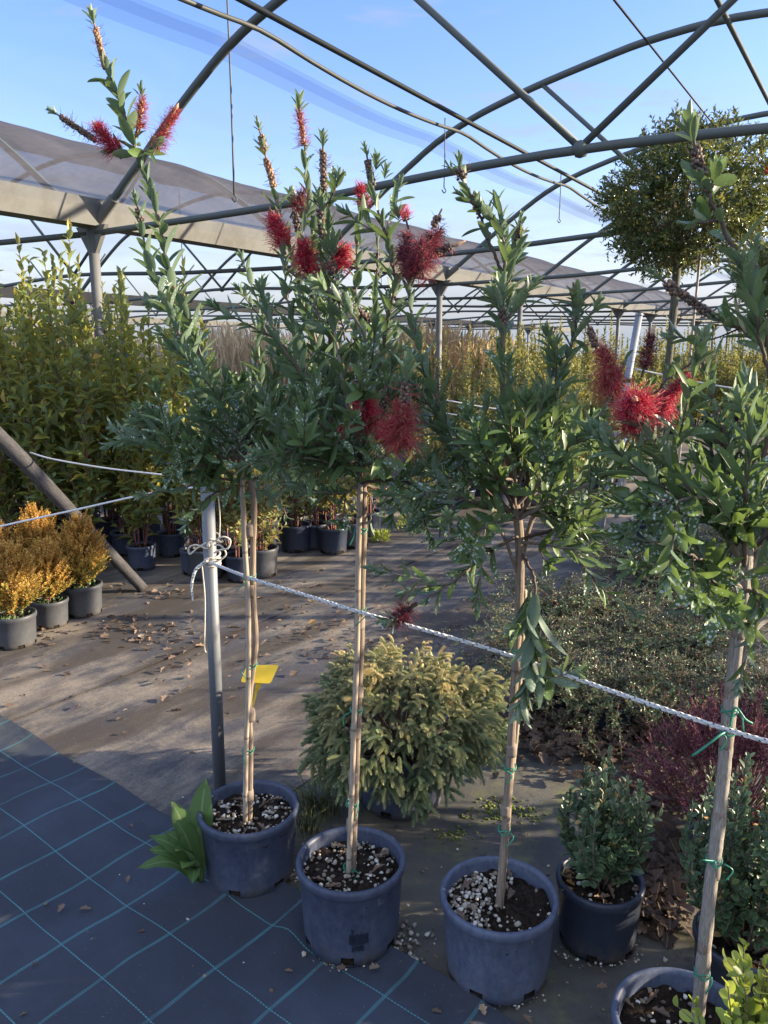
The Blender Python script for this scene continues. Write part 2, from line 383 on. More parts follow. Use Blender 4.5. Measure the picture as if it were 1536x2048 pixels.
def weed_mat_mat():
    m, nt, b, _ = newmat('navy woven weed mat')
    co = objco(nt); s = nd(nt, 'ShaderNodeSeparateXYZ', {0: co}); x, y = s.outputs[0], s.outputs[1]
    wob = noise(nt, co, 3.5, 2); 
    yy = mth(nt, 'ADD', y, mth(nt, 'MULTIPLY', mth(nt, 'SUBTRACT', wob, 0.5), 0.012))
    xx = mth(nt, 'ADD', x, mth(nt, 'MULTIPLY', mth(nt, 'SUBTRACT', noise(nt, co, 2.6, 2), 0.5), 0.03))
    wx = nd(nt, 'ShaderNodeTexWave', {'Vector': co, 'Scale': 190.0}, bands_direction='X').outputs[1]
    wy = nd(nt, 'ShaderNodeTexWave', {'Vector': co, 'Scale': 130.0}, bands_direction='Y').outputs[1]
    weave = mth(nt, 'MULTIPLY', wx, wy)
    base = ramp(nt, weave, [(0.1, (0.007, 0.011, 0.026)), (0.8, (0.020, 0.033, 0.082))])
    n1 = noise(nt, co, 2.0, 6, 0.6)
    base = mixc(nt, nd(nt, 'ShaderNodeMapRange', {0: n1, 1: 0.50, 2: 0.72, 3: 0.0, 4: 0.65}).outputs[0], base, (0.058, 0.080, 0.145))
    far = nd(nt, 'ShaderNodeMapRange', {0: mth(nt, 'SUBTRACT', noise(nt, co, 5, 6, 0.7), mth(nt, 'MULTIPLY', x, 0.22)), 1: 0.60, 2: 0.76, 3: 0.0, 4: 0.7}).outputs[0]
    base = mixc(nt, far, base, (0.10, 0.115, 0.075))
    def line(v, per, off, wdt):
        f = mth(nt, 'FRACT', mth(nt, 'DIVIDE', mth(nt, 'ADD', v, off), per), 0)
        return mth(nt, 'LESS_THAN', mth(nt, 'ABSOLUTE', mth(nt, 'SUBTRACT', f, 0.5), 0), wdt / per)
    dots = nd(nt, 'ShaderNodeMapRange', {0: mth(nt, 'SINE', mth(nt, 'MULTIPLY', x, 620.0), 0), 1: -0.7, 2: 0.2, 3: 0.25, 4: 1.0}).outputs[0]
    l1 = mth(nt, 'MULTIPLY', line(yy, 0.205, 0.0375, 0.0018), dots)
    dbl = mth(nt, 'ADD', line(xx, 0.2, 0.0, 0.0050), 0)
    br = nd(nt, 'ShaderNodeMapRange', {0: mth(nt, 'SINE', mth(nt, 'MULTIPLY', y, 900.0), 0), 1: -1, 2: 1, 3: 0.35, 4: 0.75}).outputs[0]
    vis = nd(nt, 'ShaderNodeMapRange', {0: noise(nt, co, 4, 3), 1: 0.35, 2: 0.6, 3: 0.45, 4: 1.0}).outputs[0]
    l2 = mth(nt, 'MULTIPLY', mth(nt, 'MULTIPLY', dbl, br), vis)
    c = mixc(nt, mth(nt, 'MAXIMUM', mth(nt, 'MULTIPLY', l1, 0.95), mth(nt, 'MULTIPLY', l2, 0.85)), base, (0.10, 0.42, 0.46))
    hem = mth(nt, 'LESS_THAN', y, 0.006)
    c = mixc(nt, mth(nt, 'MULTIPLY', hem, 0.4), c, (0.10, 0.11, 0.12))
    specks = nd(nt, 'ShaderNodeMapRange', {0: noise(nt, co, 160, 2), 1: 0.70, 2: 0.75, 3: 0.0, 4: 0.7}).outputs[0]
    c = mixc(nt, specks, c, (0.22, 0.20, 0.17))
    setp(nt, b, color=c, rough=0.62, spec=0.2, normal=bump(nt, mth(nt, 'ADD', weave, mth(nt, 'MULTIPLY', n1, 2.0)), 0.6, 0.003)); return m

def pot_mat(name, base, chalk, amt=0.5, rough=0.42):
    m, nt, b, _ = newmat(name)
    co = objco(nt)
    n1 = noise(nt, mapping(nt, co, (1, 1, 0.3)), 22, 8, 0.75, 1.0); n2 = noise(nt, co, 420, 3, 0.7); n3 = noise(nt, co, 5, 4)
    n4 = noise(nt, mapping(nt, co, (1, 1, 0.6)), 55, 8, 0.8, 0.4); f = nd(nt, 'ShaderNodeMapRange', {0: mth(nt, 'ADD', mth(nt, 'MULTIPLY', n4, 0.6), mth(nt, 'ADD', mth(nt, 'MULTIPLY', n1, 0.22), mth(nt, 'MULTIPLY', n3, 0.28))), 1: 0.46, 2: 0.72, 3: 0.12, 4: amt}).outputs[0]
    c = mixc(nt, f, base, chalk)
    c = mixc(nt, nd(nt, 'ShaderNodeMapRange', {0: n2, 1: 0.63, 2: 0.70, 3: 0.0, 4: 0.5}).outputs[0], c, chalk)
    z = nd(nt, 'ShaderNodeSeparateXYZ', {0: co}).outputs[2]
    mud = mth(nt, 'MULTIPLY', nd(nt, 'ShaderNodeMapRange', {0: z, 1: 0.075, 2: 0.0}).outputs[0], nd(nt, 'ShaderNodeMapRange', {0: noise(nt, co, 25, 4), 1: 0.4, 2: 0.6}).outputs[0])
    c = mixc(nt, mth(nt, 'MULTIPLY', mud, 0.75), c, (0.10, 0.088, 0.07))
    setp(nt, b, color=c, rough=mixr(nt, f, rough, rough + 0.25), spec=0.3, normal=bump(nt, mth(nt, 'ADD', mth(nt, 'MULTIPLY', n1, 1.0), mth(nt, 'MULTIPLY', n2, 0.12)), 0.22, 0.004)); return m
def mixr(nt, f, a, b): return nd(nt, 'ShaderNodeMapRange', {0: f, 1: 0.0, 2: 1.0, 3: a, 4: b}).outputs[0]
def bark_mat(name, dark, light, stretch=(60, 60, 6), scale=1.0, bmp=0.8):
    m, nt, b, _ = newmat(name)
    a = nd(nt, 'ShaderNodeAttribute', attribute_name='lc').outputs['Vector']
    s = nd(nt, 'ShaderNodeSeparateXYZ', {0: a}); th = mth(nt, 'MULTIPLY', s.outputs[0], 6.2832)
    cyl = nd(nt, 'ShaderNodeCombineXYZ', {0: mth(nt, 'COSINE', th, 0), 1: mth(nt, 'SINE', th, 0), 2: s.outputs[1]}).outputs[0]
    n1 = noise(nt, mapping(nt, cyl, (3 * scale, 3 * scale, 14 * scale)), 1.2, 6, 0.7, 0.6)
    n2 = noise(nt, mapping(nt, cyl, (1, 1, 9)), 1.0, 3)
    c = ramp(nt, n1, [(0.32, dark), (0.62, light)])
    c = mixc(nt, nd(nt, 'ShaderNodeMapRange', {0: n2, 1: 0.4, 2: 0.65, 3: 0, 4: 0.45}).outputs[0], c, tuple(x * 0.55 for x in light))
    setp(nt, b, color=c, rough=0.8, spec=0.25, normal=bump(nt, n1, bmp, 0.004)); return m
def bamboo_mat():
    m, nt, b, _ = newmat('weathered bamboo cane')
    a = nd(nt, 'ShaderNodeAttribute', attribute_name='lc').outputs['Vector']
    s = nd(nt, 'ShaderNodeSeparateXYZ', {0: a})
    n1 = noise(nt, mapping(nt, a, (8, 5, 1)), 3, 5, 0.65)
    node = mth(nt, 'LESS_THAN', mth(nt, 'ABSOLUTE', mth(nt, 'SUBTRACT', mth(nt, 'FRACT', mth(nt, 'DIVIDE', s.outputs[1], 0.19), 0), 0.5), 0), 0.02)
    c = ramp(nt, n1, [(0.3, (0.17, 0.13, 0.10)), (0.65, (0.42, 0.35, 0.27))])
    c = mixc(nt, mth(nt, 'MULTIPLY', node, 0.7), c, (0.10, 0.08, 0.06))
    setp(nt, b, color=c, rough=0.6, normal=bump(nt, n1, 0.3, 0.003)); return m
def rope_mat():
    m, nt, b, _ = newmat('white braided rope with black flecks')
    u, v, r = lcs(nt)
    ck = mth(nt, 'SINE', mth(nt, 'ADD', mth(nt, 'MULTIPLY', v, 190.0), mth(nt, 'MULTIPLY', u, 6.2832)), 0)
    ck2 = mth(nt, 'SINE', mth(nt, 'SUBTRACT', mth(nt, 'MULTIPLY', v, 380.0), mth(nt, 'MULTIPLY', u, 12.566)), 0)
    f = mth(nt, 'LESS_THAN', mth(nt, 'MULTIPLY', ck, ck2), -0.62)
    c = mixc(nt, f, (0.70, 0.70, 0.68), (0.02, 0.02, 0.025))
    setp(nt, b, color=c, rough=0.85, normal=bump(nt, mth(nt, 'ADD', ck, ck2), 0.6, 0.002)); return m
def metal_mat(name, color, rough=0.45, metal=0.6, stain=(0.22, 0.2, 0.17), amt=0.4):
    m, nt, b, _ = newmat(name); co = objco(nt)
    n1 = noise(nt, co, 3.5, 6, 0.65); n2 = noise(nt, co, 40, 4, 0.6)
    c = mixc(nt, nd(nt, 'ShaderNodeMapRange', {0: n1, 1: 0.45, 2: 0.68, 3: 0, 4: amt}).outputs[0], color, stain)
    c = mixc(nt, mth(nt, 'MULTIPLY', n2, 0.35), c, mixc(nt, 1.0, c, (1.4, 1.4, 1.4), 'MULTIPLY'))
    setp(nt, b, color=c, rough=mixr(nt, n1, rough - 0.08, rough + 0.2), metal=metal); return m
def attr_ramp_mat(name, stops, rough=0.6, trans=0.0, along=None, spec=0.4):
    m, nt, b, out = newmat(name); u, v, r = lcs(nt)
    c = ramp(nt, r, stops)
    if along: c = mixc(nt, ramp(nt, v, [(along[0], 0.0), (1.0, 1.0)]), c, along[1])
    setp(nt, b, color=c, rough=rough, spec=spec)
    if trans:
        tr = nd(nt, 'ShaderNodeBsdfTranslucent', {'Color': c})
        mx = nd(nt, 'ShaderNodeMixShader', {0: trans, 1: b.outputs[0], 2: tr.outputs[0]}); nt.links.new(mx.outputs[0], out.inputs[0])
    return m
def film_mat(name, tint, alpha, tintt=(1, 1, 1), trl=0.5, streak=False):
    m, nt, b, out = newmat(name); co = objco(nt)
    c = tint
    if streak:
        n1 = noise(nt, mapping(nt, co, (1, 1, 1)), 1.3, 6, 0.65, 0.6); n2 = noise(nt, mapping(nt, co, (12, 2, 2)), 2, 4)
        c = ramp(nt, mth(nt, 'ADD', mth(nt, 'MULTIPLY', n1, 0.7), mth(nt, 'MULTIPLY', n2, 0.3)), [(0.35, tuple(x * 0.8 for x in tint)), (0.62, tuple(min(1, x * 1.35) for x in tint))])
    setp(nt, b, color=c, rough=0.5, spec=0.2)
    tl = nd(nt, 'ShaderNodeBsdfTranslucent', {'Color': c}); tp = nd(nt, 'ShaderNodeBsdfTransparent', {'Color': tintt})
    a = nd(nt, 'ShaderNodeMixShader', {0: trl, 1: b.outputs[0], 2: tl.outputs[0]})
    mx = nd(nt, 'ShaderNodeMixShader', {0: alpha, 1: tp.outputs[0], 2: a.outputs[0]}); nt.links.new(mx.outputs[0], out.inputs[0]); return m

M = dict(
    ground=ground_mat(), soilground=soil_ground_mat(), mat=weed_mat_mat(),
    pot_blue=pot_mat('scuffed blue grey plastic', (0.023, 0.031, 0.056), (0.13, 0.155, 0.22), 0.55),
    pot_pale=pot_mat('faded blue grey plastic', (0.038, 0.050, 0.086), (0.165, 0.195, 0.27), 0.65),
    pot_dark=pot_mat('dark plastic', (0.014, 0.019, 0.034), (0.08, 0.095, 0.13), 0.3, 0.32),
    pot_grey=pot_mat('grey plastic', (0.04, 0.043, 0.05), (0.12, 0.125, 0.13), 0.4),
    soil=plain('potting soil', (0.022, 0.016, 0.012), 0.95, 0, 0.7, 90, 1.0, 0.1),
    perlite=attr_ramp_mat('pale gravel', [(0.0, (0.09, 0.07, 0.05)), (0.4, (0.24, 0.20, 0.15)), (0.75, (0.46, 0.42, 0.35)), (1.0, (0.62, 0.60, 0.54))], 0.85),
    deadleaf=leaf_mat('dead leaf', (0.05, 0.036, 0.03), (0.17, 0.12, 0.09), (0.30, 0.24, 0.18), (0.20, 0.15, 0.11), 0.75, 0.1, mid=(0.28, 0.2, 0.14), odd=(0.36, 0.20, 0.07), spec=0.2),
    bark=bark_mat('young bark', (0.10, 0.075, 0.055), (0.33, 0.26, 0.20)),
    darkbark=bark_mat('mossy dark bark', (0.03, 0.03, 0.022), (0.14, 0.14, 0.10)),
    barkpale=bark_mat('pale furrowed bark', (0.14, 0.115, 0.095), (0.44, 0.40, 0.35), scale=2.2, bmp=1.0),
    tape=plain('bark strap', (0.20, 0.155, 0.125), 0.75, 0, 0.25, 60, 0.3),
    twig=attr_ramp_mat('twig bark', [(0, (0.055, 0.035, 0.028)), (0.6, (0.15, 0.11, 0.085)), (1, (0.22, 0.19, 0.165))], 0.75),
    redtwig=attr_ramp_mat('reddish stem', [(0, (0.10, 0.035, 0.03)), (1, (0.24, 0.10, 0.075))], 0.6),
    bamboo=bamboo_mat(), rope=rope_mat(),
    twine=plain('pale twine', (0.55, 0.50, 0.42), 0.9, 0, 0.25, 150, 0.3),
    cord=plain('white cord', (0.62, 0.62, 0.62), 0.7, 0, 0.15, 60),
    tie=plain('green plastic tie', (0.02, 0.20, 0.13), 0.4, 0, 0.2, 40),
    label=plain('yellow plastic label', (0.62, 0.46, 0.03), 0.4, 0, 0.1, 12),
    steel=metal_mat('galvanised pipe', (0.075, 0.092, 0.090), 0.6, 0.1, (0.10, 0.10, 0.08), 0.45),
    steel_dark=metal_mat('dark painted pipe', (0.022, 0.028, 0.027), 0.55, 0.05, (0.03, 0.036, 0.024), 0.5),
    gutter=metal_mat('galvanised gutter sheet', (0.135, 0.138, 0.132), 0.6, 0.15, (0.085, 0.08, 0.068), 0.7),
    pole=metal_mat('dull zinc pole', (0.135, 0.15, 0.17), 0.5, 0.35, (0.20, 0.19, 0.18), 0.4),
    polewhite=metal_mat('white painted post', (0.22, 0.25, 0.29), 0.5, 0.05, (0.4, 0.38, 0.35), 0.3),
    log=bark_mat('grey weathered log', (0.020, 0.020, 0.022), (0.082, 0.078, 0.078), scale=1.5, bmp=1.0),
    film=film_mat('dusty roof film', (0.12, 0.11, 0.105), 0.80, (0.70, 0.72, 0.76), 0.5, True),
    net=film_mat('fine net', (0.5, 0.55, 0.65), 0.055, (0.985, 0.988, 1.0), 0.5),
    netseam=film_mat('net overlap', (0.16, 0.17, 0.21), 0.10, (0.90, 0.91, 0.94), 0.3),
    bb_leaf=leaf_mat('bottlebrush leaf', (0.050, 0.096, 0.044), (0.118, 0.182, 0.070), (0.30, 0.38, 0.17), (0.15, 0.21, 0.16), 0.42, 0.28, tcol=(0.20, 0.30, 0.05), mid=(0.12, 0.18, 0.10), spots=0.75),
    bb_clean=leaf_mat('clean bottlebrush leaf', (0.055, 0.108, 0.042), (0.128, 0.20, 0.068), (0.32, 0.40, 0.16), (0.15, 0.21, 0.15), 0.42, 0.3, tcol=(0.22, 0.32, 0.05), mid=(0.11, 0.17, 0.09), spots=0.12),
    fil_red=attr_ramp_mat('crimson filament', [(0, (0.34, 0.010, 0.045)), (0.6, (0.58, 0.018, 0.068)), (1, (0.72, 0.07, 0.13))], 0.45, 0.35, (0.86, (0.78, 0.28, 0.22))),
    fil_dark=attr_ramp_mat('wilting filament', [(0, (0.07, 0.012, 0.025)), (0.7, (0.22, 0.022, 0.045)), (1, (0.42, 0.05, 0.075))], 0.55, 0.2),
    fil_fade=attr_ramp_mat('faded filament', [(0, (0.34, 0.04, 0.055)), (0.7, (0.54, 0.075, 0.09)), (1, (0.55, 0.22, 0.17))], 0.55, 0.35),
    fil_dry=attr_ramp_mat('dry filament', [(0, (0.035, 0.015, 0.02)), (1, (0.16, 0.05, 0.05))], 0.6),
    capsule=attr_ramp_mat('seed capsule', [(0, (0.06, 0.042, 0.035)), (0.6, (0.14, 0.105, 0.09)), (1, (0.26, 0.16, 0.10))], 0.75),
    capsule_tan=attr_ramp_mat('tan seed capsule', [(0, (0.16, 0.085, 0.05)), (0.6, (0.34, 0.20, 0.11)), (1, (0.46, 0.29, 0.17))], 0.75),
    bud=attr_ramp_mat('tan bud', [(0, (0.30, 0.17, 0.11)), (1, (0.48, 0.32, 0.20))], 0.6),
    hedge_leaf=leaf_mat('hedge leaf', (0.045, 0.095, 0.05), (0.145, 0.215, 0.075), (0.40, 0.40, 0.10), (0.20, 0.25, 0.12), 0.36, 0.42, tcol=(0.62, 0.56, 0.07), mid=(0.26, 0.30, 0.12), odd=(0.40, 0.28, 0.05)),
    mid_leaf=leaf_mat('shrub leaf', (0.08, 0.11, 0.05), (0.24, 0.26, 0.09), (0.46, 0.40, 0.13), (0.24, 0.26, 0.12), 0.5, 0.3, tcol=(0.46, 0.40, 0.06), odd=(0.42, 0.24, 0.07)),
    amber_leaf=attr_ramp_mat('amber foliage', [(0, (0.12, 0.15, 0.03)), (0.3, (0.24, 0.22, 0.04)), (0.65, (0.50, 0.28, 0.05)), (1, (0.63, 0.40, 0.11))], 0.55, 0.3),
    coto_leaf=leaf_mat('creeping shrub leaf', (0.05, 0.09, 0.045), (0.135, 0.185, 0.085), (0.36, 0.35, 0.16), (0.15, 0.16, 0.11), 0.35, 0.2, odd=(0.24, 0.12, 0.06)),
    heath_leaf=attr_ramp_mat('purple heath foliage', [(0, (0.05, 0.018, 0.026)), (0.6, (0.19, 0.042, 0.07)), (1, (0.36, 0.17, 0.19))], 0.6, 0.15),
    euo_leaf=leaf_mat('edged evergreen leaf', (0.042, 0.085, 0.048), (0.09, 0.16, 0.075), (0.26, 0.33, 0.13), (0.11, 0.16, 0.10), 0.35, 0.22, mid=(0.10, 0.16, 0.08), margin=(0.20, 0.25, 0.14), odd=(0.46, 0.27, 0.09)),
    gold_leaf=leaf_mat('golden green leaf', (0.14, 0.22, 0.03), (0.30, 0.36, 0.06), (0.42, 0.45, 0.12), (0.25, 0.3, 0.1), 0.35, 0.35, tcol=(0.5, 0.55, 0.06), mid=(0.34, 0.40, 0.14)),
    globe_leaf=leaf_mat('small glossy leaf', (0.03, 0.065, 0.03), (0.115, 0.155, 0.05), (0.20, 0.20, 0.06), (0.09, 0.12, 0.05), 0.28, 0.25, tcol=(0.32, 0.34, 0.05), odd=(0.50, 0.33, 0.04), spec=0.5),
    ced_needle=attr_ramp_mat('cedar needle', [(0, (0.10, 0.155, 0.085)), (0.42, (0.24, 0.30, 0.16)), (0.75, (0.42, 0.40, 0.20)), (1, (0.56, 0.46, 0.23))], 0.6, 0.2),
    weed_leaf=leaf_mat('weed leaf', (0.05, 0.11, 0.03), (0.12, 0.20, 0.06), None, (0.14, 0.2, 0.09), 0.5, 0.3, mid=(0.22, 0.3, 0.14)),
    grass=attr_ramp_mat('grass blade', [(0, (0.04, 0.07, 0.02)), (0.7, (0.12, 0.15, 0.05)), (1, (0.30, 0.25, 0.12))], 0.6, 0.3),
    reed=attr_ramp_mat('dry reed', [(0, (0.40, 0.31, 0.19)), (0.6, (0.62, 0.51, 0.34)), (1, (0.72, 0.62, 0.44))], 0.8, 0.3),
    canehead=plain('cane', (0.36, 0.27, 0.17), 0.7),
    berry=plain('red berry', (0.45, 0.03, 0.02), 0.3),
    mossm=attr_ramp_mat('moss', [(0, (0.05, 0.08, 0.012)), (1, (0.16, 0.19, 0.03))], 0.9),
    residue=plain('bare plastic patch', (0.018, 0.022, 0.036), 0.3, 0, 0.3, 60),
)

# ------------------------------------------------------------------ ground
def build_ground():
    mb = MB(); n = 24
    g = np.concatenate([-np.geomspace(600, 4, n), np.linspace(-3, 3, 13), np.geomspace(4, 600, n)])
    X, Y = np.meshgrid(g, g + 4, indexing='ij'); k = len(g)
    i, j = np.meshgrid(np.arange(k - 1), np.arange(k - 1), indexing='ij')
    q = np.stack([i * k + j, (i + 1) * k + j, (i + 1) * k + j + 1, i * k + j + 1], -1).reshape(-1, 4)
    mb.add(np.stack([X, Y, np.zeros_like(X)], -1).reshape(-1, 3), q)
    tag(mb.build('ground', M['soilground']), kind='structure')
    # dusty old cloth over the path: long sheets laid along the tunnel
    a = R(55); ex = np.array([math.cos(a), math.sin(a)]); nx = np.array([-ex[1], ex[0]])
    org = np.array([-0.283, 2.714])
    def sheet(name, n0, n1, l0, l1, z, nl=120, nn=24):
        mb = MB(); L, Nn = np.meshgrid(np.linspace(l0, l1, nl), np.linspace(n0, n1, nn), indexing='ij')
        P = org + L[..., None] * ex + Nn[..., None] * nx
        zz = z + 0.004 * np.abs(np.sin(L * 3.1 + Nn * 2) * np.sin(Nn * 5.3 + L * 0.7)) * (nl > 50)
        i, j = np.meshgrid(np.arange(nl - 1), np.arange(nn - 1), indexing='ij')
        q = np.stack([i * nn + j, (i + 1) * nn + j, (i + 1) * nn + j + 1, i * nn + j + 1], -1).reshape(-1, 4)
        mb.add(np.concatenate([P, zz[..., None]], -1).reshape(-1, 3), q)
        tag(mb.build(name, M['ground']), kind='structure')
    sheet('path_cloth', 0.0, 1.42, -0.9, 24, 0.004)
    sheet('path_cloth', 1.38, 7.0, -4.5, 24, 0.012)
    sheet('path_cloth', -9.0, -3.2, 3.0, 26, 0.004)
    # navy weed mat in the foreground, its own edge line as local x
    ang = R(-38.5); e0 = ground_pt(200, 1560)
    mb = MB(); nxn, nyn = 170, 110
    X, Y = np.meshgrid(np.linspace(-1.6, 2.6, nxn), np.linspace(0, 2.6, nyn), indexing='ij')
    Z = 0.018 + 0.009 * np.sin(X * 6 + Y * 4) * np.sin(Y * 7 - X * 2) + 0.0025 * np.sin(X * 17 + 3 * np.sin(Y * 5)) * np.sin(Y * 13 + 2 * np.sin(X * 4)) 
    Z += 0.028 * np.exp(-((X - 1.12 - 0.3 * Y) / 0.05) ** 2) * np.exp(-((Y - 0.12) / 0.16) ** 2) + 0.02 * np.exp(-((X - 0.86) / 0.05) ** 2) * np.exp(-((Y - 0.10) / 0.12) ** 2)
    Z += 0.012 * np.exp(-(Y / 0.03) ** 2) * (0.5 + 0.5 * np.sin(X * 9))
    i, j = np.meshgrid(np.arange(nxn - 1), np.arange(nyn - 1), indexing='ij')
    q = np.stack([i * nyn + j, i * nyn + j + 1, (i + 1) * nyn + j + 1, (i + 1) * nyn + j], -1).reshape(-1, 4)
    mb.add(np.stack([X, -Y, Z], -1).reshape(-1, 3), q)
    # local y grows away from the edge towards the viewer
    me = mb.mesh('weed_mat', M['mat']); o = bpy.data.objects.new('weed_mat', me); COL.objects.link(o)
    o.location = (e0[0], e0[1], 0); o.rotation_euler = (0, 0, ang); tag(o, kind='structure')
    return o
wm = build_ground()

# ------------------------------------------------------------------ greenhouse
YAW = math.atan2(1790 - 768, math.hypot(F, 319))
AX = np.array([math.sin(YAW), math.cos(YAW), 0]); PR = np.array([math.cos(YAW), -math.sin(YAW), 0]); UP = np.array([0, 0, 1.0])
_r = ray(185, 462); G0 = CAMP + _r * ((2.6 - H) / _r[2])
SPAN, PITCHA = 8.6, 3.03
half = [(0, 2.62), (.54, 3.0), (1.05, 3.36), (1.58, 3.69), (2.0, 3.87), (2.37, 3.98), (2.73, 4.07), (3.28, 4.18), (3.7, 4.25), (4.3, 4.29)]
PROF = half + [(SPAN - u, z) for u, z in half[-2::-1]]
PU, PZ = zip(*PROF)
def gp(a, u, z, bay=0): return G0 * np.array([1, 1, 0]) + AX * a + PR * (u + bay * SPAN) + UP * z
def arch_z(u): return float(np.interp(u, PU, PZ))
def build_greenhouse():
    g = thing('greenhouse', 'grey steel multi-span greenhouse frame with arched ribs, gutter and netting roof', 'greenhouse', gp(0, 0, 0))
    inv = -np.array(gp(0, 0, 0))
    def part(name, mb, mat): return mb.build(name, M[mat], g, loc=inv)
    arches = range(-1, 12)
    for bay in (0, -1, -2):
        for k in arches:
            if bay < 0 and k > 9: continue
            a = k * PITCHA
            if bay > -2: mb = MB(); tube(mb, [gp(a, u, z, bay) for u, z in PROF], 0.032, sides=10, n=60); part('arch', mb, 'steel')
            mb = MB(); tube(mb, [gp(a, 0.06, 2.58, bay), gp(a, 2.0, 2.61, bay), gp(a, 4.2, 2.70, bay), gp(a, 6.4, 2.62, bay), gp(a, SPAN - 0.06, 2.58, bay)], 0.026, sides=8, n=24); tb = part('tie_bar', mb, 'steel')
            mb = MB(); blobs(mb, [gp(a, 4.2, 2.70, bay)], 0.05, jit=0.05); j = mb.build('joint', M['steel'], tb)
            for u1 in (2.74, 5.9):
                mb = MB(); tube(mb, [gp(a, 4.2, 2.71, bay), gp(a, u1, arch_z(u1) - 0.02, bay)], 0.021, sides=8, n=2); part('strut', mb, 'steel')
    for gi, side in ((0, 0), (-1, -SPAN), (-2, -2 * SPAN), (1, SPAN)):
        mb = MB(); sec = [(-0.17, 2.83), (-0.16, 2.80), (-0.10, 2.63), (0.10, 2.63), (0.16, 2.80), (0.17, 2.83), (0.155, 2.83), (0.09, 2.645), (-0.09, 2.645), (-0.155, 2.83)]
        A = np.linspace(-2.2, 36, 60); ns = len(sec)
        V = np.array([[gp(a, side + u, z) for u, z in sec] for a in A]); i, jj = np.meshgrid(np.arange(len(A) - 1), np.arange(ns), indexing='ij'); j2 = (jj + 1) % ns
        q = np.stack([i * ns + jj, i * ns + j2, (i + 1) * ns + j2, (i + 1) * ns + jj], -1).reshape(-1, 4)
        mb.add(V.reshape(-1, 3), q); part('gutter', mb, 'gutter').data.polygons.foreach_set('use_smooth', [False] * len(q))
        for k in arches:
            a = k * PITCHA
            mb = MB(); tube(mb, [gp(a, side, 0.0), gp(a, side, 2.62)], 0.045, sides=12, n=2); po = part('post', mb, 'gutter')
            mb = MB(); c = gp(a, side, 2.55)
            for s in (-1, 1):   # gusset plates under the gutter
                pts = [gp(a, side + s * 0.045, 2.42), gp(a, side + s * 0.19, 2.64), gp(a, side + s * 0.045, 2.64)]
                v = [p - AX * 0.02 for p in pts] + [p + AX * 0.02 for p in pts]
                mb.add(v, [(0, 1, 4, 3), (1, 2, 5, 4), (2, 0, 3, 5)], [(0, 2, 1), (3, 4, 5)])
            tube(mb, [gp(a, side, 2.62), gp(a, side + 0.3, 2.83)], 0.045, sides=8, n=2); tube(mb, [gp(a, side, 2.62), gp(a, side - 0.3, 2.83)], 0.045, sides=8, n=2)
            mb.build('bracket', M['gutter'], po, smooth=False)
    for u, r_, mt in ((2.0, 0.022, 'steel_dark'), (4.35, 0.022, 'steel'), (6.5, 0.022, 'steel')):
        mb = MB(); tube(mb, [gp(-3, u, arch_z(u) - 0.045), gp(34, u, arch_z(u) - 0.045)], r_, sides=8, n=2); part('purlin', mb, mt)
    mb = MB(); tube(mb, [gp(-3 + s * 0.5, 1.93, arch_z(1.93) - 0.10 - 0.07 * abs(math.sin((-3 + s * 0.5) / PITCHA * math.pi))) for s in range(60)], 0.017, sides=8, n=160); part('irrigation_pipe', mb, 'steel_dark')
    mb = MB(); tube(mb, [gp(-3, 3.72, 4.20), gp(34, 3.72, 4.20)], 0.010, sides=6, n=2); part('wire', mb, 'steel_dark')
    def on_u(x, y, u):
        r = ray(x, y); t = np.dot(gp(0, u, 0) - CAMP, PR) / np.dot(r, PR); return CAMP + r * t
    for (x0, y0), (x1, y1), u in (((452, -60), (447, 385), 1.25), ((890, 236), (880, 372), 1.93), ((1122, 347), (1117, 437), 1.93)):
        A, B = on_u(x0, y0, u), on_u(x1, y1, u); B[:2] = A[:2]
        mb = MB(); tube(mb, [A, (A + B) / 2 + 0.004, B], 0.006 if u > 1.5 else 0.008, sides=6, n=5); tube(mb, [B, B + [0.02, 0, -0.03], B + [0, 0, -0.05], B + [-0.02, 0, -0.02]], 0.006, sides=6); part('hanging_wire', mb, 'steel')
    # wires strung at the gutters
    for k in range(2, 9):
        a = k * PITCHA - 1.0
        mb = MB(); tube(mb, [gp(a, -4.3, 4.2), gp(a, -4.3, 3.1)], 0.007, sides=5, n=2); part('hanging_wire', mb, 'steel')
    # dusty film on the near slope of the neighbouring bay
    mb = MB(); A = np.linspace(-3.2, 34, 220); U = np.concatenate([np.linspace(0.12, 4.3, 26), [4.6]])
    V = []
    for a in A:
        ph = (a / PITCHA) % 1.0; sag = math.sin(math.pi * ph)
        for u in U:
            z = arch_z(u) + 0.035 - 0.05 * sag * math.sin(min(1, u / 4.3) * math.pi) + 0.012 * math.sin(a * 7 + u * 3) * sag
            V.append(gp(a, -u, max(z, 2.87 + 0.02 * u)))
    k = len(U); i, j = np.meshgrid(np.arange(len(A) - 1), np.arange(k - 1), indexing='ij')
    q = np.stack([i * k + j, i * k + j + 1, (i + 1) * k + j + 1, (i + 1) * k + j], -1).reshape(-1, 4)
    mb.add(V, q); part('roof_film', mb, 'film')
    # fine net over our bay, and its doubled seam
    mb = MB(); A = np.linspace(-4, 34, 150); U = np.linspace(0.15, SPAN - 0.15, 40); V = []
    for a in A:
        sag = math.sin(math.pi * ((a / PITCHA) % 1.0))
        for u in U: V.append(gp(a, u, arch_z(u) + 0.04 - 0.03 * sag))
    k = len(U); i, j = np.meshgrid(np.arange(len(A) - 1), np.arange(k - 1), indexing='ij')
    q = np.stack([i * k + j, i * k + j + 1, (i + 1) * k + j + 1, (i + 1) * k + j], -1).reshape(-1, 4)
    mb.add(V, q); part('roof_net', mb, 'net')
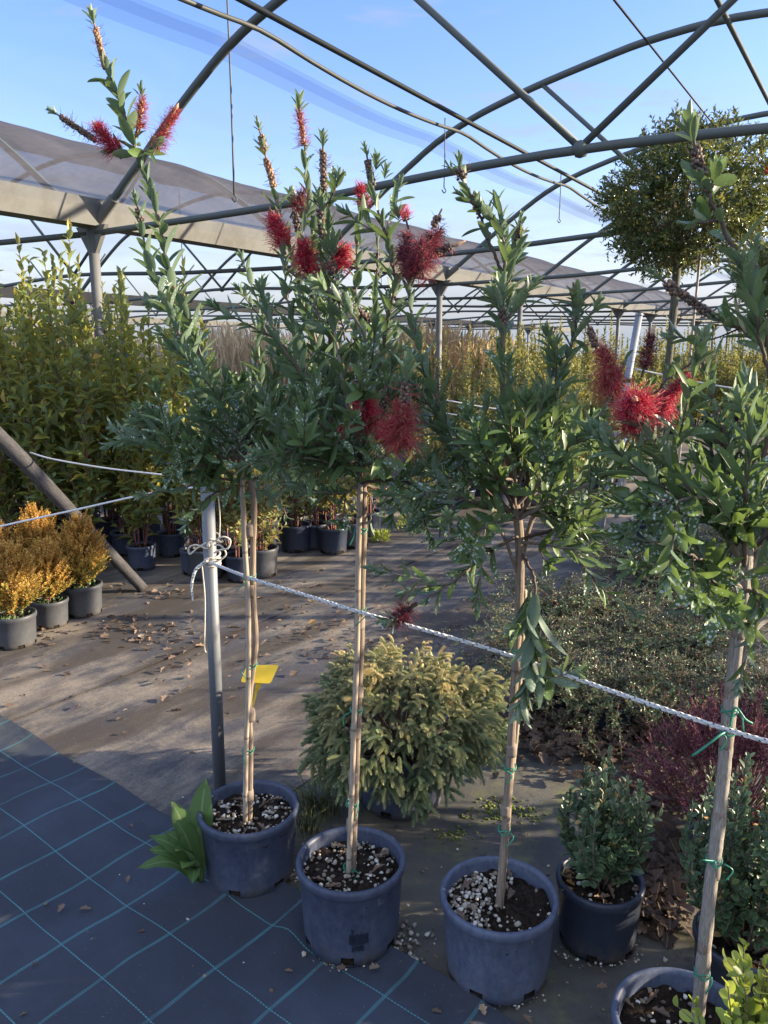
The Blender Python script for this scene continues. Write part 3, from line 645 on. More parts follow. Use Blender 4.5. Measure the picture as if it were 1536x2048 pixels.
    for u0, u1 in ((1.46, 1.64), (1.53, 1.60)):
        mb = MB(); V = []
        for a in A:
            sag = math.sin(math.pi * ((a / PITCHA) % 1.0)); w = 0.02 * math.sin(a * 1.9)
            for u in np.linspace(u0, u1, 4): V.append(gp(a, u + w, arch_z(u) + 0.06 + (0.006 if u0 > 1.5 else 0) - 0.05 * sag))
        i, j = np.meshgrid(np.arange(len(A) - 1), np.arange(3), indexing='ij')
        q = np.stack([i * 4 + j, i * 4 + j + 1, (i + 1) * 4 + j + 1, (i + 1) * 4 + j], -1).reshape(-1, 4)
        mb.add(V, q); part('net_seam', mb, 'netseam')
    for o in list(g.children):
        for ch in o.children: ch.location = (0, 0, 0)
build_greenhouse()


# ------------------------------------------------------------------ pots
def pot_part(parent, rt, h, mat, rb=None, seg=48, notches=6, wob=0.006, name='pot', lip=1.0):
    rb = rb or rt * 0.86; nh = min(0.035, h * 0.14)
    rz = lambda z: rb + (rt * 0.955 - rb) * z / h
    l = lip
    prof = [(rb * 0.3, 0.003), (rb - 0.008, 0.003), (rb, 0.006), (rz(nh), nh), (rz(nh + 0.004), nh + 0.004), (rz(h * 0.5), h * 0.5), (rz(h - 0.034 * l), h - 0.034 * l), (rz(h) + 0.002, h - 0.028 * l),
            (rt - 0.001, h - 0.022 * l), (rt, h - 0.010 * l), (rt - 0.002, h - 0.003), (rt - 0.006 * l, h), (rt - 0.013 * l, h - 0.002), (rt - 0.016 * l, h - 0.012), (rt * 0.93 - 0.008, h * 0.62), (rt * 0.90 - 0.008, h * 0.5)]
    wdt = max(2, seg // 24)
    mb = MB(); lathe(mb, prof, seg, wob=wob, skip=(lambda i, j: i == 2 and notches and (j % (seg // notches)) < wdt) if notches else None)
    p = mb.build(name, M[mat], parent)
    return p
def soil_part(parent, rt, h, depth=0.05, seg=36, amp=0.006):
    mb = MB(); rs = [0.0001] + list(np.linspace(0.12, 1, 9) * (rt * 0.935)); n = len(rs); th = np.linspace(0, 2 * np.pi, seg, endpoint=False)
    V = np.array([[(r * math.cos(t), r * math.sin(t), h - depth + rng.normal(0, amp) * (r > 0.01) + amp * math.sin(r * 60 + t * 3)) for t in th] for r in rs])
    rb = rt * 0.82; low = np.array([[(rb * math.cos(t), rb * math.sin(t), z) for t in th] for z in (h * 0.45, 0.006)]); V = np.vstack([V, low]); n += 2
    i, j = np.meshgrid(np.arange(n - 1), np.arange(seg), indexing='ij'); j2 = (j + 1) % seg
    mb.add(V.reshape(-1, 3), np.stack([i * seg + j, (i + 1) * seg + j, (i + 1) * seg + j2, i * seg + j2], -1).reshape(-1, 4))
    return mb.build('soil', M['soil'], parent)
def gravel_part(parent, rt, z, n, side=0.0, rmin=0.002, rmax=0.0065, name='gravel'):
    """pale stones lying on the soil; side > 0 heaps them on the -x half"""
    mb = MB(); P, S = [], []
    while len(P) < n:
        a, r = rng.uniform(0, 6.283), math.sqrt(rng.uniform(0, 1)) * rt * 0.88
        x, y = r * math.cos(a), r * math.sin(a)
        if side and rng.uniform() < side * (1 / (1 + math.exp(-(x + 0.15 * rt - 0.3 * y) / (0.10 * rt)))): continue
        s = rng.uniform(rmin, rmax) * (1.3 if rng.uniform() < 0.12 else 1); P.append((x, y, z + s * 0.5 + rng.uniform(0, 0.003))); S.append(s)
    blobs(mb, P, np.array(S), jit=0.16, squash=(1.15, 0.9, 0.75))
    return tag(mb.build(name, M['perlite'], parent), kind='stuff')
def litter(mb, P, L, W, rn=(0, 0.9), tilt=0.35, curl=True):
    k = len(P); a = rng.uniform(0, 6.283, k)
    D = np.stack([np.cos(a), np.sin(a), rng.normal(0, tilt, k)], -1); N = np.stack([rng.normal(0, tilt, k), rng.normal(0, tilt, k), np.ones(k)], -1)
    leaves(mb, P, D, N, L, W, T_CURL if curl else T_LANCE, rng.uniform(*rn, k))
T_CURL = leaf_tpl([(0.03, 0), (0.35, 0.18), (0.22, 0.3), (0.58, 0.5), (0.30, 0.68), (0.36, 0.8), (0.0, 1.0)], 0.42, -0.12)


# ------------------------------------------------------------------ bottlebrush trees
class Tree:
    def __init__(s, label, Y, root_px, pot_r, pot_h, pot_mat, gravel, side, lw, leaf_len=0.066, rz=0.0):
        s.Y = Y; c = ground_pt(*root_px, pot_h); s.c = c; s.loc = np.array([c[0], c[1], 0.012])
        s.root = thing('bottlebrush_tree', label, 'potted tree', s.loc, 'bottlebrush standards in blue grey pots'); s.root.rotation_euler = (0, 0, 0)
        s.br = MB(); s.lf = MB(); s.L = leaf_len; s.nf = 0; s.paths = []
        pt = pot_part(s.root, pot_r, pot_h, pot_mat, seg=72); pt.rotation_euler = (0, 0, rz); s.pot = pt
        soil_part(s.root, pot_r, pot_h, 0.045); gravel_part(s.root, pot_r, pot_h - 0.043, gravel, side)
        mb = MB(); k = 9; a = rng.uniform(0, 6.28, k); r = rng.uniform(0.3, 0.85, k) * pot_r
        litter(mb, np.stack([r * np.cos(a), r * np.sin(a), np.full(k, pot_h - 0.035)], -1), rng.uniform(0.03, 0.06, k), rng.uniform(0.01, 0.018, k), (0.5, 0.93), 0.08)
        tag(mb.build('dead_leaf', M['deadleaf'], s.root), kind='stuff')
    def w(s, p):  # pixel + depth offset -> local
        x, y = p[0], p[1]; d = p[2] if len(p) > 2 else 0.0
        return at(x, y, s.Y + d) - s.loc
    def trunk(s, name, px, r, mat, lump=0.03, sides=10):
        mb = MB(); pts = [s.w(p) for p in px]; pts[0] = pts[0] - np.array([0, 0, 0.06])
        tube(mb, pts, r, sides=sides, n=8 * len(pts), lump=lump); return mb.build(name, M[mat], s.root)
    def wrap(s, name, p, r, hgt, mat, px=None):
        mb = MB(); r = r * (.88 if mat == 'tie' else 1); c = s.w(p); ax = np.array([0, 0, 1.0]) if px is None else unit(s.w(px) - c)
        A, B = perp(ax[None]); A, B = A[0], B[0]
        if mat == 'tie':
            th = np.linspace(0, 6.283 * 1.6, 26); pts = [c + r * (math.cos(t) * A + math.sin(t) * B) + ax * (0.006 * math.sin(t * 1.5)) for t in th]
            tube(mb, pts, 0.0018, sides=5, n=60)
            e = c + np.array([rng.choice([-1, 1]) * r, -r * 0.8, 0]); tube(mb, [e, e + [rng.uniform(-0.02, 0.02), -0.006, -0.012], e + [rng.uniform(-0.035, 0.01), -0.008, -0.035]], 0.0016, sides=5)
        else:
            tube(mb, [c - ax * hgt / 2, c, c + ax * hgt / 2], [r * 0.80, r * 0.84, r * 0.80], sides=14, n=5)
        return mb.build(name, M[mat], s.root)
    def stem(s, px, r0=0.005, r1=0.002, ls=0.25, sp=0.0105, L=1.0, W=0.27, end='rosette', tw=0, ang=0.75, twl=(0.09, 0.2), rn=(0.0, 0.8), caps=0, up=0.12, m=0, bare=False):
        pts = [s.w(p) for p in px]; P = spline(pts, 8 * len(pts)); P[1:-1] += rng.normal(0, 0.0012, (len(P) - 2, 3))
        tube(s.br, P, r0, r1, sides=6, n=len(P), rnd=rng.uniform(0, 1))
        ll = s.L * L
        if not bare: leafy(s.lf, P, ls, 0.985, sp, ll * 1.03, ll * W * .98, T_LANCE, ang=ang, rn=rn, up=up, m=m)
        if end == 'rosette': s.rosette(P[-1], P[-1] - P[-3], ll * 0.55, pale=rng.uniform() < 0.3, m=m)
        if end == 'pale': s.rosette(P[-1], P[-1] - P[-3], ll * 0.8, pale=True, n=16, m=m)
        n = len(P)
        for k in range(tw):
            f = rng.uniform(0.12, 0.8); i = int(f * (n - 2)); T = unit(P[i + 1] - P[i]); A, B = perp(T[None]); a = rng.uniform(0, 6.28)
            d = unit(T * rng.uniform(0.4, 1.0) + (A[0] * math.cos(a) + B[0] * math.sin(a)) * rng.uniform(0.5, 1.0) + np.array([0, 0, 0.15]))
            l = rng.uniform(*twl); q = [P[i], P[i] + d * l * 0.5 + [0, 0, rng.uniform(-0.01, 0.015)], P[i] + d * l + [0, 0, rng.uniform(-0.01, 0.04)]]
            tube(s.br, q, r0 * 0.45, 0.0012, sides=5, n=8, rnd=rng.uniform(0, 1))
            leafy(s.lf, q, 0.12, 0.98, sp * 1.1, ll * rng.uniform(0.8, 1.05), ll * W * .92, T_LANCE, ang=ang, rn=rn, up=up, m=m)
            s.rosette(q[-1], q[-1] - q[-2], ll * 0.5, pale=rng.uniform() < 0.18, n=7, m=m)
        if caps:
            i0, i1 = int(n * 0.25), int(n * 0.8); idx = rng.integers(i0, i1, caps); T = unit(np.gradient(P, axis=0))[idx]; A, B = perp(T); a = rng.uniform(0, 6.28, caps)[:, None]
            blobs(s.br, P[idx] + (np.cos(a) * A + np.sin(a) * B) * 0.0055, rng.uniform(0.003, 0.0045, caps), jit=0.1, rnd=np.full(caps, 0.35))
        return P
    def rosette(s, p, d, L, pale=False, n=9, m=0):
        T = unit(d); A, B = perp(T[None]); th = np.arange(n) * 2.4 + rng.uniform(0, 6.28); a = np.linspace(0.75, 0.15, n)
        Rd = np.cos(th)[:, None] * A + np.sin(th)[:, None] * B; D = np.cos(a)[:, None] * T + np.sin(a)[:, None] * Rd; N = np.sin(a)[:, None] * T - np.cos(a)[:, None] * Rd
        leaves(s.lf, p + T * np.linspace(-0.01, 0.006, n)[:, None], D, N, L * rng.uniform(0.8, 1.1, n), L * 0.27, T_LANCE, rng.uniform(0.9, 1.0, n) if pale else rng.uniform(0.4, 0.86, n), m)
    def flower(s, p0, p1, fl=0.022, kind='fil_red', n=300, bud=True, droop=0.004, rad=None):
        fl = fl * 1.5; n = int(n * 1.7)
        A, B = s.w(p0), s.w(p1); ax = B - A; ln = np.linalg.norm(ax); T = unit(ax); U, V = perp(T[None])
        mb = MB(); t = rng.uniform(0, 1, n); th = rng.uniform(0, 6.28, n); a = 0.62 + 0.75 * (1 - t) + rng.normal(0, 0.3, n)
        Rd = np.cos(th)[:, None] * U + np.sin(th)[:, None] * V; D = np.cos(a)[:, None] * T + np.sin(a)[:, None] * Rd
        L = fl * rng.uniform(0.65, 1.12, n)[:, None] * (1 - 0.25 * t[:, None]); O = A + ax * t[:, None] + Rd * 0.003
        Bm = O + D * L * 0.55 + rng.normal(0, fl * 0.08, (n, 3)); Cc = O + D * L + rng.normal(0, fl * 0.20, (n, 3)) - np.array([0, 0, droop])
        filaments(mb, O, Bm, Cc, 0.0005)
        k = max(6, int(ln / 0.005)) * 4; tt = rng.uniform(0, 1, k); th = rng.uniform(0, 6.28, k); Rd = np.cos(th)[:, None] * U + np.sin(th)[:, None] * V
        blobs(mb, A + ax * tt[:, None] + Rd * 0.0045, rng.uniform(0.0025, 0.004, k), m=1, jit=0.12)
        tube(mb, [A - T * 0.02, A, B], 0.0028, 0.002, sides=6, m=1, rnd=0.2)
        f = mb.build('flower', [M[kind], M['capsule_tan' if kind == 'fil_fade' else 'capsule']], s.root)
        if bud:
            m2 = MB(); tube(m2, [B - T * 0.004, B + T * 0.006, B + T * 0.013, B + T * 0.022], [0.002, 0.0055, 0.005, 0.0008], sides=8, n=10, rnd=rng.uniform(0.2, 1)); m2.build('bud', M['bud'], f)
        s.nf += 1; return f
    def spike(s, p0, p1, tan=False, hair=24, fl=0.017, rad=0.0062, dark=True, rosette=0.6, pale=None):
        A, B = s.w(p0), s.w(p1); ax = B - A; ln = np.linalg.norm(ax); T = unit(ax); U, V = perp(T[None]); mb = MB()
        k = max(10, int(ln / 0.0034) * 3); i = np.arange(k); t = (i // 5 + rng.uniform(-0.3, 0.3, k)) / (k / 5.0); th = i * 1.2566 + (i // 5) * 0.6
        Rd = np.cos(th)[:, None] * U + np.sin(th)[:, None] * V
        blobs(mb, A + ax * np.clip(t, 0, 1)[:, None] + Rd * rad * rng.uniform(0.7, 1.05, (k, 1)), rng.uniform(0.0032, 0.0046, k), jit=0.14)
        P = spline([A - T * 0.01, A, B, B + T * 0.012], 14); tube(mb, P, 0.003, 0.0022, sides=6, n=14, rnd=0.3)
        if hair:
            t = rng.uniform(0, 1, hair)[:, None]; th = rng.uniform(0, 6.28, hair)[:, None]; Rd = np.cos(th) * U + np.sin(th) * V
            O = A + ax * t + Rd * rad; D = unit(Rd + T * rng.normal(0.25, 0.2, (hair, 1))); Bm = O + D * fl * 0.55 + [0, 0, -0.002]; Cc = O + D * fl * rng.uniform(0.7, 1.2, (hair, 1)) + rng.normal(0, 0.003, (hair, 3)) + np.array([0, 0, 0.002])
            filaments(mb, O, Bm, Cc, 0.0006, m=1)
        f = mb.build('seed_spike', [M['capsule_tan' if tan else 'capsule'], M['fil_dry' if dark else 'fil_fade']], s.root)
        if rosette: s.rosette(B + T * 0.014, T, s.L * rosette, pale=(rng.uniform() < 0.5) if pale is None else pale, n=10)
        s.nf += 1; return f
    def finish(s):
        s.br.build('branches', M['twig'], s.root); s.lf.build('crown', [M['bb_leaf'], M['bb_clean']], s.root)
    def auto(s, base, n, ang_rng, len_rng, dy=0.28, up=0.35, L=1.0, sp=0.0115, jx=0.0, tw=1):
        """filler shoots radiating from the fork: angle is the picture-plane bearing, 0 right, 90 up"""
        b = s.w(base)
        for k in range(n):
            a = R(rng.uniform(*ang_rng)); l = rng.uniform(*len_rng); yy = rng.uniform(-dy, dy)
            d = np.array([math.cos(a), yy / max(0.2, l), math.sin(a)]); d = unit(d)
            o = b + np.array([0, 0, rng.uniform(-0.02, 0.09)])
            q = [o, o + d * l * 0.4 + [0, 0, 0.03 * up], o + d * l * 0.75 + [0, 0, 0.06 * up], o + d * l + [0, 0, 0.12 * up]]
            P = spline(q, 24); tube(s.br, P, 0.0042, 0.0016, sides=6, n=24, rnd=rng.uniform(0, 1))
            ll = s.L * L * rng.uniform(0.85, 1.1)
            leafy(s.lf, P, 0.22, 0.985, sp, ll * 1.05, ll * 0.265, T_LANCE, ang=0.75, rn=(0, 0.8)); s.rosette(P[-1], P[-1] - P[-3], ll * 0.55, pale=rng.uniform() < 0.2)
            for t in range(tw):
                i = int(rng.uniform(0.25, 0.75) * 23); T = unit(P[i + 1] - P[i]); A, B = perp(T[None]); c = rng.uniform(0, 6.28)
                dd = unit(T * 0.9 + (A[0] * math.cos(c) + B[0] * math.sin(c)) * 0.7 + [0, 0, 0.2]); l2 = rng.uniform(0.07, 0.15)
                q2 = [P[i], P[i] + dd * l2 * 0.5, P[i] + dd * l2 + [0, 0, 0.015]]; tube(s.br, q2, 0.002, 0.0011, sides=5, n=7, rnd=rng.uniform(0, 1))
                leafy(s.lf, q2, 0.1, 0.98, sp, ll * 0.9, ll * 0.25, T_LANCE, ang=0.7, rn=(0, 0.8))

def build_trees():
    # ---- first tree from the pole
    t = Tree('tallest bottlebrush standard, next to the grey pole, with one long shoot rising to red flowers', 2.15, (497, 1618), 0.154, 0.228, 'pot_blue', 260, 0.3, 0.02, 0.068, 0.2)
    t.trunk('trunk', [(498, 1612), (501, 1500), (499, 1400), (511, 1290), (507, 1200), (506, 1100), (508, 1010), (498, 948)], 0.0085, 'bark')
    t.trunk('stake', [(489, 1612, -.012), (492, 1500, -.012), (496, 1400, -.012), (497, 1290, -.012), (496, 1200, -.012), (490, 1100, -.012), (486, 1000, -.012), (483, 940, -.012)], 0.0075, 'bamboo', 0.015)
    for y, x in ((1590, 497), (1430, 500), (1180, 500), (1060, 498)): t.wrap('bark_strap', (x, y), 0.019, 0.035, 'tape')
    for y, x in ((1500, 497), (1330, 503), (1153, 500), (990, 492)): t.wrap('tie', (x, y), 0.019, 0, 'tie')
    f = (488, 950)
    t.stem([f, (430, 870, -.03), (385, 735, -.05), (348, 640, -.06), (312, 560, -.05), (290, 490, -.05), (281, 440, -.05)], .006, .002, .15, .011, 1.1, .36, None, tw=1, twl=(.05, .09))
    t.spike((281, 440, -.05), (276, 418, -.05), hair=0, rosette=.45, rad=.007)
    t.stem([f, (450, 850, .02), (418, 760, .03), (380, 650, .03), (343, 560, .03), (318, 450, .03), (297, 370, .03), (278, 320, .03), (268, 300, .03)], .0062, .0026, .2, .0105, 1.1, .36, None, tw=2, twl=(.05, .1))
    t.stem([(275, 318, .03), (262, 270, .03), (243, 215, .03), (222, 160, .03), (211, 136, .03)], .0032, .002, .1, .0105, 1.1, .36, None, m=1)
    t.spike((211, 136, .03), (190, 54, .03), tan=True, hair=34, fl=.021, rosette=.55, pale=True)
    t.stem([(272, 312, .03), (240, 300, .02), (228, 292, .02)], .003, .002, .1, .012, .8, .36, None, m=1)
    t.flower((232, 304, .02), (196, 256, .01), .023, 'fil_red', 420)
    t.spike((190, 280, .05), (119, 232, .06), hair=46, fl=.019, rosette=.4, pale=False)
    t.stem([(270, 305, .03), (272, 270, .05), (277, 240, .05)], .0028, .002, .1, .012, .7, .36, None, m=1)
    t.flower((276, 258, .05), (284, 200, .05), .018, 'fil_fade', 200, bud=False); t.rosette(t.w((283, 190, .05)), np.array([0, 0, 1.0]), .03)
    t.stem([(272, 312, .03), (292, 300, .0), (308, 290, .0)], .003, .002, .1, .011, .85, .36, None, m=1)
    t.flower((312, 296, 0), (349, 222, 0), .019, 'fil_fade', 320)
    t.stem([f, (500, 830, .1), (512, 720, .12), (528, 620, .12), (524, 575, .12)], .005, .002, .25, .011, .95, .3, 'rosette', tw=2)
    t.stem([f, (430, 905, -.1), (350, 862, -.15), (275, 845, -.18)], .005, .0018, .2, .009, 1, .26, 'rosette', tw=5)
    t.stem([f, (420, 935, -.12), (340, 905, -.2), (262, 880, -.22)], .0045, .0018, .2, .009, 1, .26, 'rosette', tw=5)
    t.stem([(484, 965), (420, 955, -.1), (370, 975, -.15), (292, 990, -.18)], .004, .0015, .25, .011, .9, .26, 'rosette', tw=3)
    t.stem([(482, 970), (430, 985, -.15), (395, 1020, -.2), (372, 1050, -.2)], .003, .0012, .3, .014, .7, .3, 'rosette', tw=1)
    t.stem([f, (470, 870, -.1), (440, 800, -.15), (452, 770, -.18)], .004, .0016, .2, .009, 1, .28, 'rosette', tw=3)
    t.stem([f, (545, 905, -.1), (600, 890, -.15), (668, 872, -.2)], .0045, .0016, .2, .0095, 1.05, .25, None, tw=4)
    t.stem([f, (540, 870, 0), (590, 800, .05), (630, 770, .05)], .0045, .0016, .2, .009, 1, .28, 'rosette', tw=4)
    t.stem([(492, 965), (540, 950, .05), (585, 955, .1), (640, 975, .1)], .004, .0015, .2, .010, .95, .26, 'rosette', tw=4)
    t.stem([(495, 975), (530, 985, .15), (560, 1010, .2), (575, 1035, .2)], .003, .0012, .3, .013, .7, .3, None, tw=1)
    t.auto((488, 935), 8, (20, 165), (.14, .28), .28)
    t.auto((488, 935), 6, (-10, 190), (.14, .26), .32, up=0.0)
    t.finish()

    # ---- second tree
    t = Tree('bottlebrush standard with a bare sticker patch on its scuffed pot', 1.9, (702, 1722), 0.150, 0.238, 'pot_blue', 230, 0.0, 0.02, 0.066, 0.35)
    t.trunk('trunk', [(704, 1740), (711, 1600), (716, 1450), (722, 1300), (725, 1150), (728, 1060), (727, 960)], 0.0085, 'bark')
    t.trunk('stake', [(695, 1740, -.012), (703, 1600, -.012), (708, 1450, -.012), (714, 1300, -.012), (716, 1150, -.012), (718, 1050, -.012), (720, 968, -.012)], 0.0075, 'bamboo', 0.015)
    for y, x in ((1650, 703), (1555, 707), (1465, 711), (1383, 716), (1245, 719)): t.wrap('bark_strap', (x, y), 0.0175, 0.033, 'tape')
    for y, x in ((1735, 699), (1607, 705), (1420, 713), (1220, 719), (1060, 722)): t.wrap('tie', (x, y), 0.018, 0, 'tie')
    mb = MB()     # clean rectangle left by a removed sticker, following the wall of the pot
    for (z0, z1, a0, a1) in ((.075, .108, -.17, .21), (.055, .072, -.12, .12), (.11, .125, -.13, -.08)):
        n = 12; az = np.linspace(a0, a1, n) + math.atan2(-t.c[1], -t.c[0]) + 0.12; V = []
        for z in (z0, z1):
            rr = t_wall(0.150, 0.238, z) + 0.0012
            V += [(rr * math.cos(a), rr * math.sin(a), z + 0.002 * math.sin(a * 60)) for a in az]
        mb.add(V, [(i, i + 1, n + i + 1, n + i) for i in range(n - 1)])
    mb.build('sticker_residue', M['residue'], t.root)
    f = (722, 952)
    t.stem([f, (665, 850, -.05), (610, 760, -.08), (562, 690, -.1), (538, 635, -.1), (525, 590, -.1)], .0055, .002, .2, .0105, 1.05, .3, 'rosette', tw=2)
    t.stem([f, (660, 830, 0), (606, 730, 0), (578, 620, 0), (569, 540, 0), (566, 505, 0)], .005, .002, .15, .0115, 1, .3, None, tw=1)
    t.flower((566, 492, 0), (548, 438, 0), .022, 'fil_red', 420, bud=False)
    t.stem([f, (665, 800, .05), (622, 650, .06), (585, 520, .06), (562, 440, .06), (548, 380, .06)], .0055, .002, .3, .0115, 1, .32, None, tw=2, twl=(.05, .1))
    t.spike((547, 372, .06), (532, 316, .06), tan=True, hair=22, rosette=.55, pale=True); t.spike((529, 300, .06), (521, 268, .06), tan=True, hair=4, rosette=.35, pale=True)
    t.spike((545, 445, .05), (540, 420, .05), hair=0, rosette=0)
    t.stem([f, (680, 790, .08), (650, 620, .1), (630, 470, .1), (616, 380, .1), (608, 300, .1)], .0055, .002, .3, .0115, 1, .32, None, tw=2, twl=(.05, .1))
    t.flower((609, 292, .1), (599, 226, .1), .017, 'fil_fade', 110, bud=False); t.rosette(t.w((598, 219, .1)), np.array([0, 0, 1.0]), .04, pale=True)
    t.flower((588, 420, .07), (605, 385, .07), .016, 'fil_dark', 160, bud=False); t.spike((597, 460, .06), (588, 425, .06), hair=6, rosette=0)
    t.stem([f, (690, 780, -.02), (662, 620, -.03), (650, 500, -.03), (648, 390, -.03)], .0055, .002, .3, .0115, 1, .32, None, tw=2, twl=(.06, .12))
    t.spike((648, 378, -.03), (646, 300, -.03), hair=30, rosette=.5, pale=False); t.spike((646, 480, -.04), (640, 420, -.04), hair=8, rosette=.6, rad=.007)
    t.stem([(648, 420, -.03), (668, 385, -.05), (676, 360, -.05)], .003, .0016, .1, .009, .8, .3, 'rosette')
    t.stem([f, (708, 800, .1), (712, 640, .12), (714, 520, .12), (722, 405, .12)], .005, .002, .3, .0115, .95, .3, None, tw=1, caps=30)
    t.flower((732, 410, .12), (720, 375, .12), .018, 'fil_red', 180, bud=False)
    t.stem([f, (748, 800, .02), (775, 640, .0), (790, 560, 0), (772, 480, 0), (752, 400, 0), (740, 360, 0)], .0055, .002, .3, .0115, 1, .32, None, tw=3, twl=(.05, .11), caps=14)
    t.spike((745, 370, 0), (735, 318, 0), hair=16, rosette=.35, pale=False); t.rosette(t.w((752, 332, 0)), np.array([.1, 0, 1.0]), .035); t.rosette(t.w((770, 350, 0)), np.array([.15, 0, 1.0]), .03)
    t.stem([f, (735, 780, .15), (748, 620, .16), (756, 520, .16), (753, 470, .16)], .004, .002, .55, .02, .9, .26, None, caps=34)
    t.flower((616, 545, -.06), (606, 492, -.08), .024, 'fil_red', 420, bud=False); t.stem([(640, 640, -.04), (625, 590, -.06), (616, 550, -.06)], .003, .002, .2, .011, 1, .3, None)
    t.flower((672, 540, -.05), (686, 500, -.05), .022, 'fil_red', 340, bud=False); t.stem([(690, 680, -.03), (676, 600, -.05), (671, 545, -.05)], .003, .002, .2, .011, 1, .3, None); t.rosette(t.w((668, 505, -.08)), np.array([0, -.2, 1.0]), .05, pale=False)
    t.spike((665, 545, -.06), (658, 520, -.06), hair=0, rosette=.5)
    t.stem([f, (715, 850, -.2), (740, 720, -.25), (700, 620, -.28), (655, 590, -.28)], .005, .0022, .2, .012, 1, .32, None, tw=2)
    t.spike((740, 640, -.22), (660, 585, -.28), hair=10, rosette=.7, pale=True, rad=.007)
    # low flowers facing the viewer
    t.stem([f, (725, 900, -.12), (733, 860, -.16)], .004, .002, .2, .012, 1, .3, None)
    t.flower((738, 850, -.16), (728, 805, -.22), .026, 'fil_red', 480, bud=False); t.rosette(t.w((722, 800, -.24)), np.array([-.1, -.6, .6]), .04)
    t.spike((712, 800, -.1), (716, 755, -.1), hair=4, rosette=.3, pale=False); t.spike((765, 820, -.12), (770, 775, -.12), hair=8, dark=False, rosette=0)
    t.stem([(730, 930, -.1), (770, 910, -.25), (795, 890, -.35)], .004, .0022, .2, .012, .9, .3, None)
    t.flower((800, 895, -.35), (806, 815, -.38), .030, 'fil_fade', 420, bud=False, droop=.01); t.flower((775, 880, -.33), (790, 850, -.36), .022, 'fil_red', 140, bud=False)
    t.spike((807, 812, -.38), (812, 765, -.39), hair=12, fl=.03, dark=False, rosette=.72, pale=True, rad=.0065)
    t.flower((678, 865, -.2), (700, 852, -.2), .009, 'fil_red', 160, bud=False)
    t.stem([f, (665, 900, -.1), (620, 880, -.15), (540, 830, -.18)], .0045, .0016, .2, .0095, 1, .26, 'rosette', tw=4)
    t.stem([f, (660, 925, -.1), (600, 915, -.15), (530, 905, -.18)], .0045, .0016, .2, .0095, 1, .26, 'rosette', tw=4)
    t.stem([(722, 968), (780, 985, .05), (830, 1010, .1), (858, 1050, .1)], .0045, .0016, .2, .011, 1, .26, None, tw=4)
    t.stem([(722, 965), (790, 960, -.1), (850, 975, -.15), (905, 985, -.15)], .0045, .0016, .2, .010, 1, .26, 'rosette', tw=4)
    t.stem([(722, 968), (690, 985, -.05), (640, 985, -.1), (600, 975, -.1)], .004, .0016, .2, .011, .9, .27, None, tw=3)
    t.stem([(722, 972), (745, 1005, 0), (740, 1040, 0), (728, 1062, 0)], .0022, .0012, .5, .02, .6, .3, None)
    t.auto((722, 925), 10, (25, 160), (.16, .36), .3)
    t.auto((722, 925), 6, (-8, 188), (.14, .26), .3, up=0.0)
    t.finish()

    # ---- third tree
    t = Tree('forked bottlebrush standard with white gravel heaped in its pot and a leafy sucker hanging', 1.78, (998, 1792), 0.153, 0.224, 'pot_pale', 330, 0.93, 0.02, 0.068, 0.9)
    t.trunk('trunk', [(998, 1800), (1008, 1700), (1018, 1560), (1024, 1450), (1030, 1350), (1036, 1250), (1040, 1150), (1038, 1060), (1030, 1010)], [.0115, .011, .0105, .010, .010, .0105, .011, .012], 'bark')
    t.trunk('stake', [(1004, 1690, .014), (1022, 1560, .014), (1034, 1450, .016), (1040, 1350, .018), (1046, 1250, .018), (1049, 1180, .018)], 0.0065, 'bamboo', 0.015)
    for y, x in ((1620, 1011), (1500, 1023), (1330, 1033)): t.wrap('bark_strap', (x, y), 0.0155, 0.03, 'tape')
    for y, x in ((1660, 1008), (1535, 1020), (1300, 1034)): t.wrap('tie', (x, y), 0.0165, 0, 'tie')
    t.trunk('limb', [(1038, 1100, .0), (1060, 1050, .02), (1085, 1000, .02), (1090, 940, .02)], 0.006, 'bark', .02)
    t.trunk('limb', [(1036, 1095, .0), (1000, 1060, -.03), (960, 1045, -.06)], 0.004, 'bark', .02)
    f = (1034, 1040)
    t.stem([f, (975, 970, 0), (905, 870, 0), (868, 780, 0), (838, 700, 0), (822, 620, 0), (818, 565, 0)], .0065, .0026, .15, .0115, 1.05, .34, None, tw=2)
    t.stem([f, (950, 960, .05), (895, 880, .06), (865, 800, .06), (850, 740, .06)], .005, .002, .2, .0115, 1, .32, 'rosette', tw=2)
    for (a, b, kk, n_, fl) in (((820, 560, 0), (812, 470, -.02), 'fil_dark', 260, .022), ((830, 555, -.02), (862, 470, -.02), 'fil_dark', 300, .024), ((826, 540, .02), (800, 500, .02), 'fil_dark', 200, .022), ((850, 520, 0), (880, 460, .02), 'fil_dark', 200, .020), ((845, 540, -.04), (838, 488, -.08), 'fil_dark', 260, .024)): t.flower(a, b, fl, kk, n_, bud=False, droop=.012)
    t.flower((812, 440, 0), (808, 425, 0), .014, 'fil_red', 70, bud=False, droop=-.004)
    t.spike((860, 510, -.02), (905, 492, -.02), hair=14, dark=False, rosette=0); t.spike((868, 450, 0), (879, 428, 0), hair=8, rosette=0); t.rosette(t.w((796, 432, 0)), np.array([-.3, 0, 1]), .035)
    mb = MB(); B = t.w((905, 492, -.02)); T = unit(t.w((930, 482, -.02)) - B); tube(mb, [B, B + T * .012, B + T * .03], [.003, .005, .001], sides=8, n=8, rnd=.5); mb.build('bud', M['bud'], t.root)
    t.stem([f, (1015, 900, -.02), (1006, 780, -.03), (1005, 700, -.03), (1006, 640, -.03), (1003, 610, -.03)], .006, .0025, .3, .014, 1.05, .3, 'pale', tw=2, twl=(.06, .12))
    t.spike((1006, 655, -.03), (1004, 612, -.03), hair=0, rosette=.9, pale=True, rad=.006)
